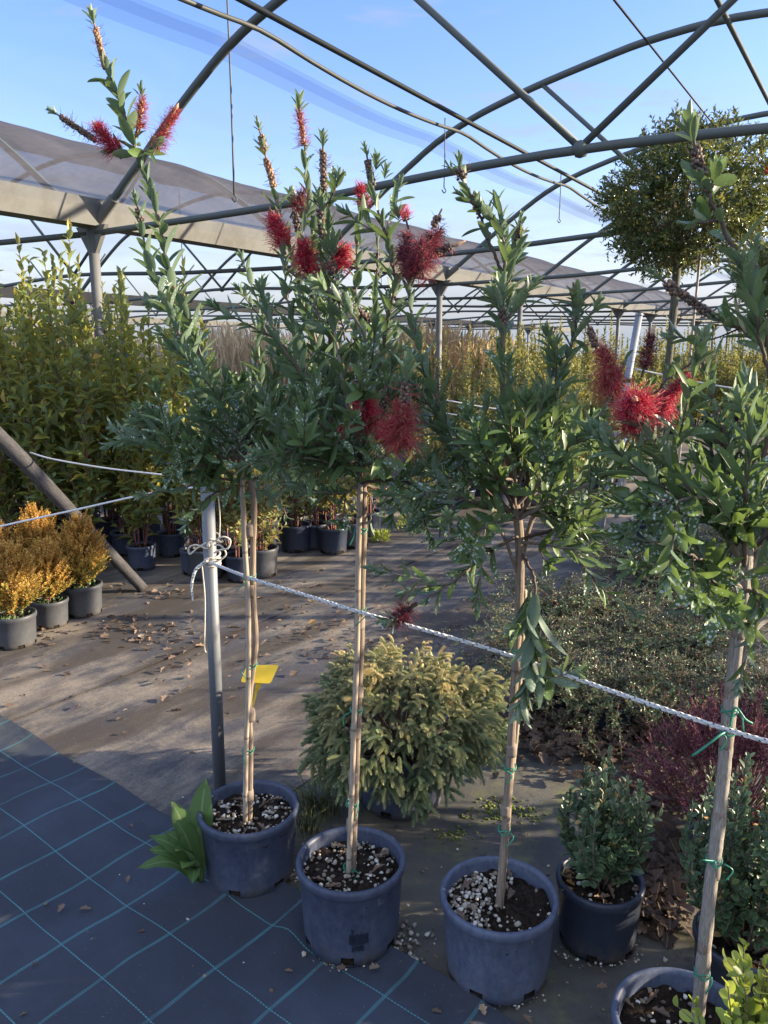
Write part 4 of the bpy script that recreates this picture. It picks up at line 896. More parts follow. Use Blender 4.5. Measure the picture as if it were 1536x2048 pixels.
    t.stem([(1006, 700, 0), (1012, 620, .03), (1010, 540, .03), (1003, 450, .03), (992, 390, .03)], .004, .0022, .1, .0095, .9, .36, None, tw=3, twl=(.05, .11))
    t.stem([(1010, 560, .03), (985, 500, .03), (958, 430, .03), (938, 385, .03), (925, 352, .03)], .0038, .0026, .25, .02, .8, .36, None, caps=26)
    t.spike((925, 356, .03), (920, 336, .03), hair=10, rosette=0, rad=.010); t.rosette(t.w((918, 332, .03)), np.array([0, 0, 1.0]), .032, n=6); t.rosette(t.w((905, 340, .03)), np.array([-.6, 0, .6]), .028, n=4)
    t.stem([(1012, 590, .03), (1030, 520, .06), (1037, 480, .06)], .003, .002, .1, .011, .9, .34, None); t.spike((1037, 480, .06), (1040, 452, .06), hair=24, rosette=.25, pale=False)
    t.stem([f, (1070, 900, .02), (1105, 800, .04), (1135, 720, .05), (1150, 650, .05), (1148, 600, .05)], .0055, .0022, .2, .011, 1, .3, None, tw=3, twl=(.06, .13)); t.spike((1149, 605, .05), (1147, 575, .05), hair=0, rosette=0, rad=.004)
    t.stem([(1140, 690, .05), (1165, 650, .06), (1192, 612, .06)], .003, .002, .15, .012, .85, .38, 'rosette')
    t.stem([(1148, 650, .05), (1150, 615, .05), (1149, 600, .05)], .003, .002, .1, .008, .9, .38, 'rosette')
    t.stem([f, (1085, 960, -.06), (1140, 890, -.12), (1195, 835, -.18), (1225, 805, -.2)], .0055, .0022, .15, .0105, 1, .3, None, tw=4)
    t.stem([(1225, 805, -.2), (1240, 755, -.18), (1250, 720, -.17)], .003, .002, .3, .012, .7, .34, None)
    t.flower((1228, 775, -.2), (1206, 700, -.2), .026, 'fil_fade', 300, droop=.016); t.flower((1225, 790, -.2), (1215, 740, -.22), .024, 'fil_fade', 240, bud=False, droop=.016)
    t.flower((1288, 735, -.16), (1303, 672, -.16), .015, 'fil_dark', 240); t.spike((1190, 690, -.08), (1178, 655, -.08), hair=16, dark=False, rosette=0)
    t.flower((1272, 850, -.42), (1270, 803, -.50), .030, 'fil_red', 560, bud=True)
    t.flower((1318, 812, -.36), (1375, 752, -.38), .012, 'fil_red', 420, bud=False); t.flower((1320, 830, -.36), (1330, 800, -.38), .02, 'fil_red', 140, bud=False, droop=.012)
    t.stem([(1225, 805, -.2), (1262, 866, -.38), (1275, 845, -.42)], .003, .002, .6, .011, .6, .34, None)
    t.stem([(1240, 790, -.2), (1300, 790, -.3), (1340, 755, -.36), (1385, 725, -.38), (1402, 700, -.38)], .003, .002, .6, .011, .6, .34, 'rosette')
    t.spike((1400, 725, -.38), (1405, 700, -.38), hair=6, rosette=.5, pale=True)
    t.stem([f, (1120, 995, -.1), (1220, 945, -.16), (1300, 900, -.2), (1312, 880, -.2)], .005, .002, .2, .0095, 1.1, .3, 'rosette', tw=5, twl=(.08, .16))
    t.stem([(1038, 1070), (970, 1110, -.12), (905, 1165, -.2), (840, 1205, -.22)], .0045, .0018, .25, .013, .95, .26, None, tw=3, up=-.1)
    t.flower((820, 1215, -.22), (790, 1238, -.25), .021, 'fil_dark', 200, bud=False); t.rosette(t.w((788, 1238, -.26)), np.array([-.7, -.4, -.1]), .04, n=8)
    t.stem([(1040, 1100), (1068, 1160, -.05), (1066, 1240, -.08), (1060, 1330, -.1), (1040, 1405, -.1)], .004, .0016, .3, .0125, 1.35, .30, 'rosette', tw=3, twl=(.05, .1), up=-.45, ang=.6)
    t.stem([(1062, 1240, -.08), (1085, 1300, -.1), (1110, 1360, -.1)], .003, .0014, .2, .014, 1.2, .28, None, up=-.4)
    t.stem([f, (960, 1010, -.08), (890, 985, -.12), (830, 990, -.15)], .0045, .0018, .2, .0105, 1, .26, 'rosette', tw=4)
    t.stem([f, (985, 1045, -.15), (930, 1075, -.22), (893, 1075, -.25)], .004, .0018, .3, .012, .9, .28, None, tw=3); t.stem([(905, 1080, -.24), (897, 1060, -.25), (896, 1045, -.25)], .003, .002, .1, .009, .6, .28, 'pale')
    t.stem([(1044, 1075), (1110, 1060, .0), (1170, 1040, -.05), (1225, 1000, -.05)], .005, .002, .25, .0105, 1.05, .26, 'rosette', tw=5)
    t.stem([(1044, 1085), (1100, 1090, -.1), (1150, 1100, -.12), (1190, 1125, -.12)], .004, .0016, .3, .012, .95, .26, None, tw=3)
    t.auto((1032, 1010), 11, (25, 155), (.14, .32), .28)
    t.auto((1032, 1010), 7, (-10, 190), (.14, .26), .3, up=-0.2)
    t.finish()

    # ---- fourth tree
    t = Tree('thick pale-barked bottlebrush standard leaning at the frame edge, golden sprouts round its foot', 1.45, (1372, 2050), 0.153, 0.20, 'pot_pale', 90, 0.0, 0.02, 0.070, 0.1)
    t.trunk('trunk', [(1386, 2110), (1400, 1990), (1418, 1800), (1432, 1690), (1446, 1560), (1458, 1430), (1472, 1300), (1484, 1200), (1490, 1110), (1492, 1080)], [.0145, .0145, .014, .014, .0135, .0135, .0135, .014, .0155, .012], 'barkpale', .035)
    for y, x in ((1990, 1400), (1890, 1409), (1740, 1428), (1635, 1438), (1480, 1453), (1380, 1463), (1260, 1477)): t.wrap('bark_strap', (x, y), 0.0165, 0.034, 'tape', (x + 9, y - 80))
    for y, x in ((1945, 1404), (1720, 1428), (1460, 1455), (1420, 1459)): t.wrap('tie', (x, y), 0.0175, 0, 'tie')
    mb = MB(); e = t.w((1458, 1462, -.02)); tube(mb, [e, t.w((1440, 1470, -.04)), t.w((1415, 1490, -.05)), t.w((1384, 1512, -.05))], .0026, sides=6); tube(mb, [e, t.w((1470, 1415, -.02)), t.w((1490, 1438, -.03)), t.w((1505, 1447, -.03))], .0022, sides=6)
    tube(mb, [t.w((1428, 1722, -.02)), t.w((1405, 1720, -.03))], .0018, sides=5); tube(mb, [t.w((1430, 1722, -.02)), t.w((1433, 1742, -.03))], .0018, sides=5); mb.build('tie', M['tie'], t.root)
    t.trunk('limb', [(1484, 1300, 0), (1500, 1275, .0), (1530, 1240, .02), (1560, 1225, .02)], 0.006, 'barkpale', .02); t.trunk('limb', [(1488, 1160, 0), (1520, 1100, .03), (1545, 1040, .03)], 0.008, 'barkpale', .02)
    f = (1490, 1140)
    t.stem([f, (1445, 1060, -.03), (1385, 985, -.05), (1325, 915, -.06), (1310, 890, -.06)], .0055, .002, .15, .0095, 1.1, .27, 'rosette', tw=5)
    t.stem([f, (1470, 1000, .02), (1448, 880, .02), (1425, 800, .02), (1408, 730, .02)], .0055, .002, .2, .0115, 1.05, .28, 'rosette', tw=4, caps=12)
    t.stem([f, (1520, 960, 0), (1545, 800, 0), (1530, 660, 0), (1492, 560, 0), (1448, 455, 0), (1420, 400, 0), (1404, 360, 0)], .006, .003, .45, .024, 1.0, .32, None)
    t.spike((1402, 350, 0), (1390, 292, 0), hair=0, rosette=.75, pale=True, rad=.008)
    t.stem([(1420, 395, 0), (1425, 370, 0), (1428, 350, 0)], .003, .002, .0, .009, .9, .36, 'rosette'); t.stem([(1440, 440, 0), (1400, 445, -.02), (1390, 440, -.02)], .0025, .002, .2, .012, .9, .36, None)
    t.stem([(1545, 720, .04), (1500, 668, .05), (1450, 645, .05), (1420, 630, .05)], .004, .0026, .1, .012, .9, .32, None, tw=2)
    t.spike((1425, 632, .05), (1345, 575, .05), hair=0, rosette=0, rad=.006); t.spike((1350, 582, .05), (1330, 565, .05), hair=0, rosette=.4, pale=False, rad=.008)
    t.stem([(1540, 760, 0), (1510, 620, -.02), (1490, 540, -.02)], .004, .002, .3, .013, 1.05, .32, 'rosette')
    t.stem([f, (1530, 1000, .1), (1560, 900, .1)], .005, .002, .2, .0105, 1.1, .27, 'rosette', tw=4)
    t.stem([f, (1490, 1000, -.12), (1500, 880, -.15), (1480, 810, -.15)], .005, .002, .2, .0105, 1.1, .27, 'rosette', tw=4)
    t.stem([(1488, 1180), (1420, 1130, -.1), (1340, 1095, -.14), (1265, 1075, -.15)], .0045, .0016, .25, .0105, 1.05, .26, None, tw=4, up=-.05)
    t.stem([(1486, 1215), (1440, 1180, -.1), (1400, 1130, -.1), (1345, 1085, -.1)], .004, .0016, .3, .0115, 1.0, .26, None, tw=3, up=-.1)
    t.stem([(1486, 1260), (1440, 1215, -.06), (1415, 1200, -.08), (1395, 1215, -.08)], .003, .0014, .4, .016, 1.05, .26, None, tw=1, up=-.3)
    t.stem([f, (1420, 1010, -.1), (1360, 1000, -.15), (1300, 1010, -.18)], .0045, .0016, .2, .0105, 1.1, .26, 'rosette', tw=4)
    t.stem([(1490, 1180), (1520, 1190, -.1), (1550, 1230, -.1)], .004, .0016, .3, .0125, 1.0, .26, None, tw=3, up=-.1)
    t.auto((1500, 1090), 7, (30, 135), (.12, .26), .2)
    t.auto((1490, 1090), 6, (-10, 175), (.10, .18), .2, up=-0.2)
    # golden sprouts in the same pot
    mb = MB(); sb = MB(); c = np.array([0, 0, 0.155])
    for (x, y) in ((-.075, -.09), (-.055, -.075), (-.035, -.09), (.025, -.085), (.05, -.07), (.0, -.11)):
        o = c + [x, y, 0]; h = rng.uniform(.04, .085); P = [o, o + [rng.normal(0, .012), rng.normal(0, .012), h * .6], o + [rng.normal(0, .02), rng.normal(0, .02), h]]
        tube(sb, P, .0015, sides=5); leafy(mb, P, .25, 1, .011, .030, .017, T_ROUND, ang=.8, opp=True, rn=(.2, .95))
    tag(mb.build('sprout', M['gold_leaf'], t.root), kind='stuff')
    t.finish()
def t_wall(rt, h, z):
    rb = rt * 0.86; return rb + (rt * 0.955 - rb) * z / h
build_trees()


# ------------------------------------------------------------------ potted shrubs
def cedar_bush():
    c = ground_pt(802, 1530, 0.138); loc = (c[0], c[1], 0.004); h = 0.21; rt = 0.155
    root = thing('cedar_bush', 'low rounded cedar bush with bronze tipped braided shoots drooping over its pot', 'potted bush', loc)
    pot_part(root, rt, h, 'pot_blue', rb=0.145); soil_part(root, rt, h, 0.03)
    # template of one braided shoot: overlapping short needles round a bent axis
    def shoot_tpl(k=74, ln=1.0):
        V, Q, L = [], [], []
        t = np.linspace(0, 1, k); th = np.arange(k) * 2.39996
        ax = np.stack([np.zeros(k), -0.16 * t ** 2, t - 0.05 * t ** 2], -1)
        T = unit(np.gradient(ax, axis=0)); A, B = perp(T); Rd = np.cos(th)[:, None] * A + np.sin(th)[:, None] * B
        nl = 0.24 * (1 - 0.35 * t ** 3); D = unit(T * 0.8 + Rd * 0.75); S = np.cross(D, Rd)
        for i in range(k):
            o = ax[i]; n = len(V); w = 0.042
            V += [o - S[i] * w, o + S[i] * w, o + D[i] * nl[i] * 0.6 + S[i] * w * 0.8 + Rd[i] * 0.02, o + D[i] * nl[i] * 0.6 - S[i] * w * 0.8 + Rd[i] * 0.02, o + D[i] * nl[i] + T[i] * 0.03]
            Q.append((n, n + 1, n + 2, n + 3)); Q.append((n + 3, n + 2, n + 4, n + 4)); L += [t[i]] * 5
        return np.array(V), np.array(Q), np.array(L)
    V, Q, L = shoot_tpl(); Tq = Q[1::2][:, :3]; Q = Q[0::2]
    mb = MB(); br = MB(); cz = h + 0.03
    nC = 230
    for k in range(nC):
        u = -0.16 + 1.14 * (k + rng.uniform()) / nC; ph = k * 2.39996 + rng.normal(0, .25); q = max(u, 0); st = math.sqrt(1 - q * q) * (1 + .12 * math.sin(3 * ph + 1) + rng.normal(0, .05))
        rr = rng.uniform(.64, .86); Rr = .365 if u >= 0 else .36 + .10 * u
        c0 = np.array([Rr * rr * st * math.cos(ph), Rr * rr * st * math.sin(ph), cz + .30 * rr * u * (1 + .10 * math.sin(5 * ph))])
        out = np.array([math.cos(ph), math.sin(ph), 0]); ax = unit(out * st + np.array([0, 0, 1.0]) * (u * .9 + .06)); tone = rng.normal(0, .08)
        tube(br, [(0, 0, h - .02), tuple(c0 * [.5, .5, .6] + np.array([0, 0, .06])), tuple(c0), tuple(c0 + ax * .05)], .0035, .0012, sides=4, n=8, rnd=.3)
        for j in range(rng.integers(11, 19)):
            f = rng.uniform(0, 1); o = c0 + ax * .075 * f + rng.normal(0, .012, 3)
            d = unit(ax * (.55 + .6 * f) + unit(rng.normal(0, 1, 3)) * (1.0 - .45 * f) + [0, 0, -.10]); ln = rng.uniform(.036, .068) * (1 - .25 * f)
            s_ = unit(np.cross(d, [0.01, 0.02, 1.0])); up = np.cross(s_, d)
            X = o + (V[:, 0:1] * s_ + V[:, 1:2] * up + V[:, 2:3] * d) * ln; X[:, 2] -= 0.22 * ln * L ** 2; X[:, 2] = np.maximum(X[:, 2], 0.006)
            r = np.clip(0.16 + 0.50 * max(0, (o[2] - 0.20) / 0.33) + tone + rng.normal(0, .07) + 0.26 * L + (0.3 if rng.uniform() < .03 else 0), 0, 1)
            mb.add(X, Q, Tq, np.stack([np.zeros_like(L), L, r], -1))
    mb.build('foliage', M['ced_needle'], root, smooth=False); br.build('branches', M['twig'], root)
cedar_bush()

def euonymus(label, loc, rt, h, shoots, seed, hmax, mat='pot_dark', spread=1.0):
    root = thing('evergreen_shrub', label, 'potted shrub', loc)
    pot_part(root, rt, h, mat); soil_part(root, rt, h, 0.035); 
    mb = MB(); k = 16; a = rng.uniform(0, 6.28, k); r = rng.uniform(.4, .88, k) * rt
    litter(mb, np.stack([r * np.cos(a), r * np.sin(a), np.full(k, h - .026)], -1), rng.uniform(.025, .045, k), rng.uniform(.010, .016, k), (.4, .98), .3); tag(mb.build('dead_leaf', M['deadleaf'], root), kind='stuff')
    gravel_part(root, rt, h - .034, 40)
    fo = MB(); st = MB()
    for k in range(shoots):
        ph = rng.uniform(0, 6.283); r = math.sqrt(rng.uniform(0, 1)) * rt * .9 * spread; hh = hmax * rng.uniform(.62, 1.0) * (1 - .25 * (r / rt) ** 2)
        o = np.array([.25 * r * math.cos(ph), .25 * r * math.sin(ph), h - .03]); e = np.array([r * math.cos(ph) * 1.15, r * math.sin(ph) * 1.15, h + hh])
        m1 = o * .4 + e * .6 + np.array([.35 * r * math.cos(ph), .35 * r * math.sin(ph), -.04]); m1[2] = h + hh * .45
        P = [o, m1, e]; tube(st, P, .0035, .0015, sides=5, n=10, rnd=rng.uniform())
        leafy(fo, P, .12, .99, .0068, .031, .0165, T_ROUND, ang=.85, opp=True, taper=.62, rn=(0, .965), up=.1)
        for q in range(3):
            f = rng.uniform(.2, .75); b = o * (1 - f) + e * f; d = unit(np.array([math.cos(ph + rng.normal(0, 1)), math.sin(ph + rng.normal(0, 1)), rng.uniform(.5, 1.5)])) * rng.uniform(.04, .09)
            leafy(fo, [b, b + d * .5, b + d], .05, 1, .0075, .028, .0155, T_ROUND, ang=.85, opp=True, taper=.7, rn=(0, .96)); tube(st, [b, b + d], .0018, .001, sides=4, n=3, rnd=.5)
    fo.build('foliage', M['euo_leaf'], root); st.build('stem', M['twig'], root); return root
c = ground_pt(1201, 1755, 0.194)
e1 = euonymus('bushy dark evergreen shrub with orange leaves in a black pot beside the white-gravelled pot', (c[0], c[1], 0.003), .119, .194, 26, 1, .37, spread=.85)
wd = MB()
for a in (2.6, 2.9, 3.3):
    b = np.array([math.cos(a) * .085, math.sin(a) * .085 - .02, .165]); e = b + [math.cos(a) * .03, -.02, rng.uniform(.03, .06)]; leaves(wd, [b + (e - b) * .8], unit(e - b) + [0, -.4, .1], [0, -.3, 1], .03, .026, T_ROUND, rng.uniform(0, .6))
tag(wd.build('seedling', M['weed_leaf'], e1), kind='stuff')
c = ground_pt(1480, 1890, 0.16)
euonymus('taller evergreen shrub with glossy edged leaves, partly behind the pale-barked leaning trunk', (c[0] + .02, c[1] + .02, 0.003), .122, .17, 34, 2, .50, spread=1.25)

def heath():
    c = ground_pt(1446, 1632, .15); root = thing('heath_shrub', 'twiggy purple red heath shrub in a blue pot at the frame edge', 'potted shrub', (c[0] + .02, c[1], .003))
    pot_part(root, .13, .15, 'pot_blue'); soil_part(root, .13, .15, .03)
    fo = MB(); st = MB()
    for k in range(230):
        ph = rng.uniform(0, 6.283); u = rng.uniform(.05, 1.18); l = .44 * rng.uniform(.7, 1.05); d = np.array([math.cos(ph) * math.sin(u) * .82, math.sin(ph) * math.sin(u) * .82, math.cos(u) * 1.0])
        o = np.array([math.cos(ph) * .03, math.sin(ph) * .03, .12]); e = o + d * l; m1 = o + d * l * .55 + rng.normal(0, .015, 3)
        tube(st, [o, m1, e], .0016, .0008, sides=4, n=6, rnd=rng.uniform())
        leafy(fo, [m1, (m1 + e) / 2 + rng.normal(0, .006, 3), e], 0, 1, .0030, .0115, .004, T_TINY, ang=.75, rn=(0, 1), jit=.4)
        for q in range(5):
            b = o * .25 + e * .75 if q == 0 else m1 + (e - m1) * rng.uniform(.1, .9); dd = unit(d + rng.normal(0, .6, 3)) * rng.uniform(.03, .06)
            leafy(fo, [b, b + dd], 0, 1, .0030, .0115, .004, T_TINY, ang=.8, rn=(0, 1), jit=.4); tube(st, [b, b + dd], .0008, .0006, sides=3, n=2, rnd=.5)
    fo.build('foliage', M['heath_leaf'], root, smooth=False); st.build('stem', M['redtwig'], root)
heath()

def golden():
    loc = (.70, 1.235, .003); root = thing('golden_shrub', 'bright yellow green round-leaved shrub in the bottom corner, nearest the viewer', 'potted shrub', loc)
    pot_part(root, .10, .17, 'pot_dark'); soil_part(root, .10, .17, .03)
    fo = MB(); st = MB()
    for k in range(34):
        ph = rng.uniform(0, 6.28); r = rng.uniform(.01, .12); hh = rng.uniform(.16, .38) * (1 - .8 * r); o = np.array([.3 * r * math.cos(ph), .3 * r * math.sin(ph), .14]); e = np.array([r * math.cos(ph), r * math.sin(ph), .15 + hh]); P = [o, (o + e) / 2 + rng.normal(0, .01, 3), e]
        tube(st, P, .0022, .0012, sides=5, n=8, rnd=.4); leafy(fo, P, .25, 1, .013, .040, .025, T_ROUND, ang=.9, opp=True, rn=(0, .97))
        for q in range(2):
            f = rng.uniform(.35, .85); b = o * (1 - f) + e * f; d = unit(np.array([math.cos(ph + rng.normal(0, 1)), math.sin(ph + rng.normal(0, 1)), .6])) * rng.uniform(.03, .06)
            tube(st, [b, b + d], .0014, .0009, sides=4, n=3, rnd=.4); leafy(fo, [b, b + d], .3, 1, .013, .036, .023, T_ROUND, ang=.9, opp=True, rn=(.1, .97))
    fo.build('foliage', M['gold_leaf'], root); st.build('stem', M['twig'], root)
golden()

# creeping shrubs: one wide low mound per pot
def creeper_proto(seed):
    root = thing('creeping_shrub', '', 'potted shrub'); pot_part(root, .11, .17, 'pot_dark', seg=24, notches=0); fo = MB(); st = MB()
    for k in range(80):
        ph = rng.uniform(0, 6.283); l = rng.uniform(.12, .42); z = rng.uniform(.03, .11)
        o = np.array([math.cos(ph) * .02, math.sin(ph) * .02, .15]); d = np.array([math.cos(ph), math.sin(ph), 0])
        w = rng.normal(0, .03, 3); P = [o, o + d * l * .45 + [0, 0, z] + w, o + d * l * .8 + [0, 0, z * .9] + w, o + d * l * 1.05 + [0, 0, z * .35 - .02] + w * 1.5]
        tube(st, P, .0018, .0008, sides=4, n=10, rnd=rng.uniform()); leafy(fo, P, .2, 1, .0075, .019, .0095, T_SMALL, ang=.95, rn=(0, .97), jit=.45, up=.25)
        for q in range(4):
            f = rng.uniform(.35, .95); PP = spline(P, 12); b = PP[int(f * 11)]; dd = unit(d * .4 + rng.normal(0, .5, 3) + [0, 0, .35]) * rng.uniform(.04, .10)
            leafy(fo, [b, b + dd * .5 + [0, 0, .01], b + dd], .05, 1, .0075, .018, .009, T_SMALL, ang=.95, rn=(0, .97), jit=.45, up=.25); tube(st, [b, b + dd], .001, .0006, sides=3, n=2, rnd=rng.uniform())
    fo.build('foliage', M['coto_leaf'], root); st.build('stem', M['redtwig'], root); return root
def creepers():
    protos = [creeper_proto(k) for k in range(3)]; used = [False] * 3
    spots = []
    for (x, y) in ((1120, 1385), (1235, 1420), (1360, 1400), (1490, 1400), (1075, 1300), (1180, 1310), (1290, 1310), (1400, 1300), (1510, 1290), (1105, 1230), (1210, 1225), (1310, 1215), (1420, 1205), (1520, 1200), (1200, 1165), (1300, 1160), (1400, 1150), (1500, 1150), (1280, 1120), (1380, 1110), (1480, 1105)): spots.append((x, y))
    spots = [q for i, q in enumerate(spots) if i not in (5, 8, 11, 14, 17, 19)]
    lab = {0: 'creeping small-leaved shrub whose sprays trail towards the dead leaves, foremost of the bed', 4: 'creeping shrub in a dark pot right behind the forked standard trunk'}
    for i, (x, y) in enumerate(spots):
        g = ground_pt(x, y, .08); lb = lab.get(i, 'low creeping shrub with tiny glossy leaves packed in the bed of potted creepers'); k = i % 3
        p = (g[0] + rng.normal(0, .03), g[1] + rng.normal(0, .03), .002); rz = rng.uniform(0, 6.28); s = rng.uniform(.9, 1.15)
        if not used[k]: o = protos[k]; o.location = p; o.rotation_euler = (0, 0, rz); o.scale = (1, 1, .75); used[k] = True; tag(o, lb, group='creeping shrubs bed')
        else: o = dup(protos[k], p, rz, lb, 'creeping shrubs bed', (s * 1.05, s * 1.05, s * .72))
        o['group'] = 'creeping shrubs bed'
creepers()

# amber box cones in grey pots
def amber_proto(seed):
    root = thing('amber_box', '', 'potted bush'); pot_part(root, .118, .185, 'pot_grey', seg=36, notches=6); soil_part(root, .118, .185, .022, 24); fo = MB(); st = MB(); gr = MB()
    for k in range(230):
        u = rng.uniform(0, 1) ** .9; rr = .155 * (1 - u ** 2.2) ** .7 * (.45 + .55 * min(1, u * 4 + .3)); ph = rng.uniform(0, 6.283); o = np.array([0, 0, .17 + u * .25]); e = np.array([rr * 1.05 * math.cos(ph), rr * 1.05 * math.sin(ph), .20 + u * .35 + .04])
        e = e + rng.normal(0, .012, 3); P = [o, (o * .5 + e * .5) + [0, 0, -.01], e]; tube(st, P, .0016, .0008, sides=4, n=5, rnd=rng.uniform())
        b = .3 + .5 * rng.uniform()
        b = min(1, .12 + .75 * u + .3 * rng.uniform()); leafy(fo, P, .25, 1, .0048, .017, .010, T_TINY, ang=.8, opp=True, rn=(max(0, b - .3), min(1, b + .3)), jit=.3)
        for q in range(3):
            bb = o + (e - o) * rng.uniform(.45, .95); d = unit((e - o) * [1, 1, .3] + [0, 0, .12] + rng.normal(0, .03, 3)) * rng.uniform(.03, .06); leafy(fo, [bb, bb + d], 0, 1, .0048, .017, .010, T_TINY, ang=.8, opp=True, rn=(max(0, b - .3), min(1, b + .35)), jit=.3)
    tube(st, [(0, 0, .15), (0.004, 0, .3), (0, .003, .44)], .006, .002, sides=6, rnd=.3)
    fo.build('foliage', M['amber_leaf'], root, smooth=False); st.build('stem', M['redtwig'], root)
    k = 90; a = rng.uniform(0, 6.28, k); r = np.sqrt(rng.uniform(0, 1, k)) * .10; P = np.stack([r * np.cos(a), r * np.sin(a), np.full(k, .165)], -1)
    leaves(gr, P, np.stack([np.cos(a * 3), np.sin(a * 3), rng.uniform(.3, 1.5, k)], -1), rng.normal(0, 1, (k, 3)), rng.uniform(.012, .03, k), rng.uniform(.008, .016, k), T_SMALL, rng.uniform(0, .95, k)); tag(gr.build('seedling', M['weed_leaf'], root), kind='stuff')
    return root
def ambers():
    pr = [amber_proto(k) for k in range(3)]
    spots = [(-2.038, 4.091, 'amber box cone in a grey pot at the left frame edge, foremost of all cones', 1.0), (-1.974, 4.41, 'amber box cone in a grey pot, middle of the three in front', .88), (-1.865, 4.62, 'amber box cone standing against the foot of the leaning log', 1.05)]
    for (x, y) in ((-2.20, 4.78), (-2.42, 4.60), (-2.30, 5.02), (-2.62, 4.86), (-2.55, 4.35), (-2.85, 4.6)): spots.append((x, y, 'olive amber box cone in the rows behind the front three', rng.uniform(.95, 1.1)))
    for i, (x, y, lb, s) in enumerate(spots):
        o = pr[i] if i < 3 else dup(pr[i % 3], (x, y, .012), rng.uniform(0, 6.28)); o.location = (x, y, .013); o.scale = (s, s, s)
        o['label'] = lb; o['group'] = 'amber box cones in grey pots'
ambers()

# tall hedging plants
def tall_proto(name, hmax, nst, L, W, sp, mat, stemmat, bare=.1, rad=.16, lead=2, pot='pot_blue', potr=.125, poth=.21, tw=8):
    root = thing(name, '', 'potted shrub'); pot_part(root, potr, poth, pot, seg=28, notches=4); soil_part(root, potr, poth, .03, 20); fo = MB(); st = MB()
    for k in range(nst):
        ph = 6.283 * k / nst + rng.normal(0, .4); r = rng.uniform(.4, 1) * rad; hh = hmax * (rng.uniform(.76, 1.0) if k < lead else rng.uniform(.5, .78))
        o = np.array([.035 * math.cos(ph), .035 * math.sin(ph), poth - .04]); e = np.array([r * math.cos(ph), r * math.sin(ph), hh]); P = [o, np.array([r * .6 * math.cos(ph), r * .6 * math.sin(ph), hh * .35]), np.array([r * 1.05 * math.cos(ph), r * 1.05 * math.sin(ph), hh * .7]) + rng.normal(0, .015, 3), e]
        tube(st, P, .006, .0018, sides=5, n=16, rnd=rng.uniform()); leafy(fo, P, bare + .1, 1, sp, L, L * W, T_LAUREL, ang=.85, taper=.68, rn=(0, .97), jit=.35, up=.1)
        PP = spline(P, 30)
        for q in range(tw):
            f = rng.uniform(bare, .8); b = PP[int(f * 29)]; a = rng.uniform(0, 6.28); d = unit(np.array([math.cos(a), math.sin(a), rng.uniform(.5, 1.6)])) * rng.uniform(.10, .26) * min(1, hmax / 1.2)
            Q = [b, b + d * .5 + [0, 0, .01], b + d + [0, 0, .03]]; tube(st, Q, .0025, .0012, sides=4, n=5, rnd=rng.uniform()); leafy(fo, Q, .08, 1, sp * 1.05, L * .95, L * W * .95, T_LAUREL, ang=.85, taper=.6, rn=(0, .97), jit=.35)
    fo.build('foliage', M[mat], root); st.build('stem', M[stemmat], root); return root
def place(protos, spots, label, group, zs=(.92, 1.08), special=None):
    used = [False] * len(protos)
    for i, s in enumerate(spots):
        x, y = s[0], s[1]; k = i % len(protos); sc = rng.uniform(*zs) if len(s) < 3 else s[2]; lb = (special or {}).get(i, label); p = (float(x), float(y), .013); rz = rng.uniform(0, 6.28)
        if not used[k]: used[k] = True; o = protos[k]; o.location = p; o.rotation_euler = (0, 0, rz); o.scale = (sc,) * 3
        else: o = dup(protos[k], p, rz, scale=sc)
        o['label'] = lb; o['group'] = group
    for k, u in enumerate(used):
        if not u:
            for ch in list(protos[k].children): bpy.data.objects.remove(ch)
            bpy.data.objects.remove(protos[k])
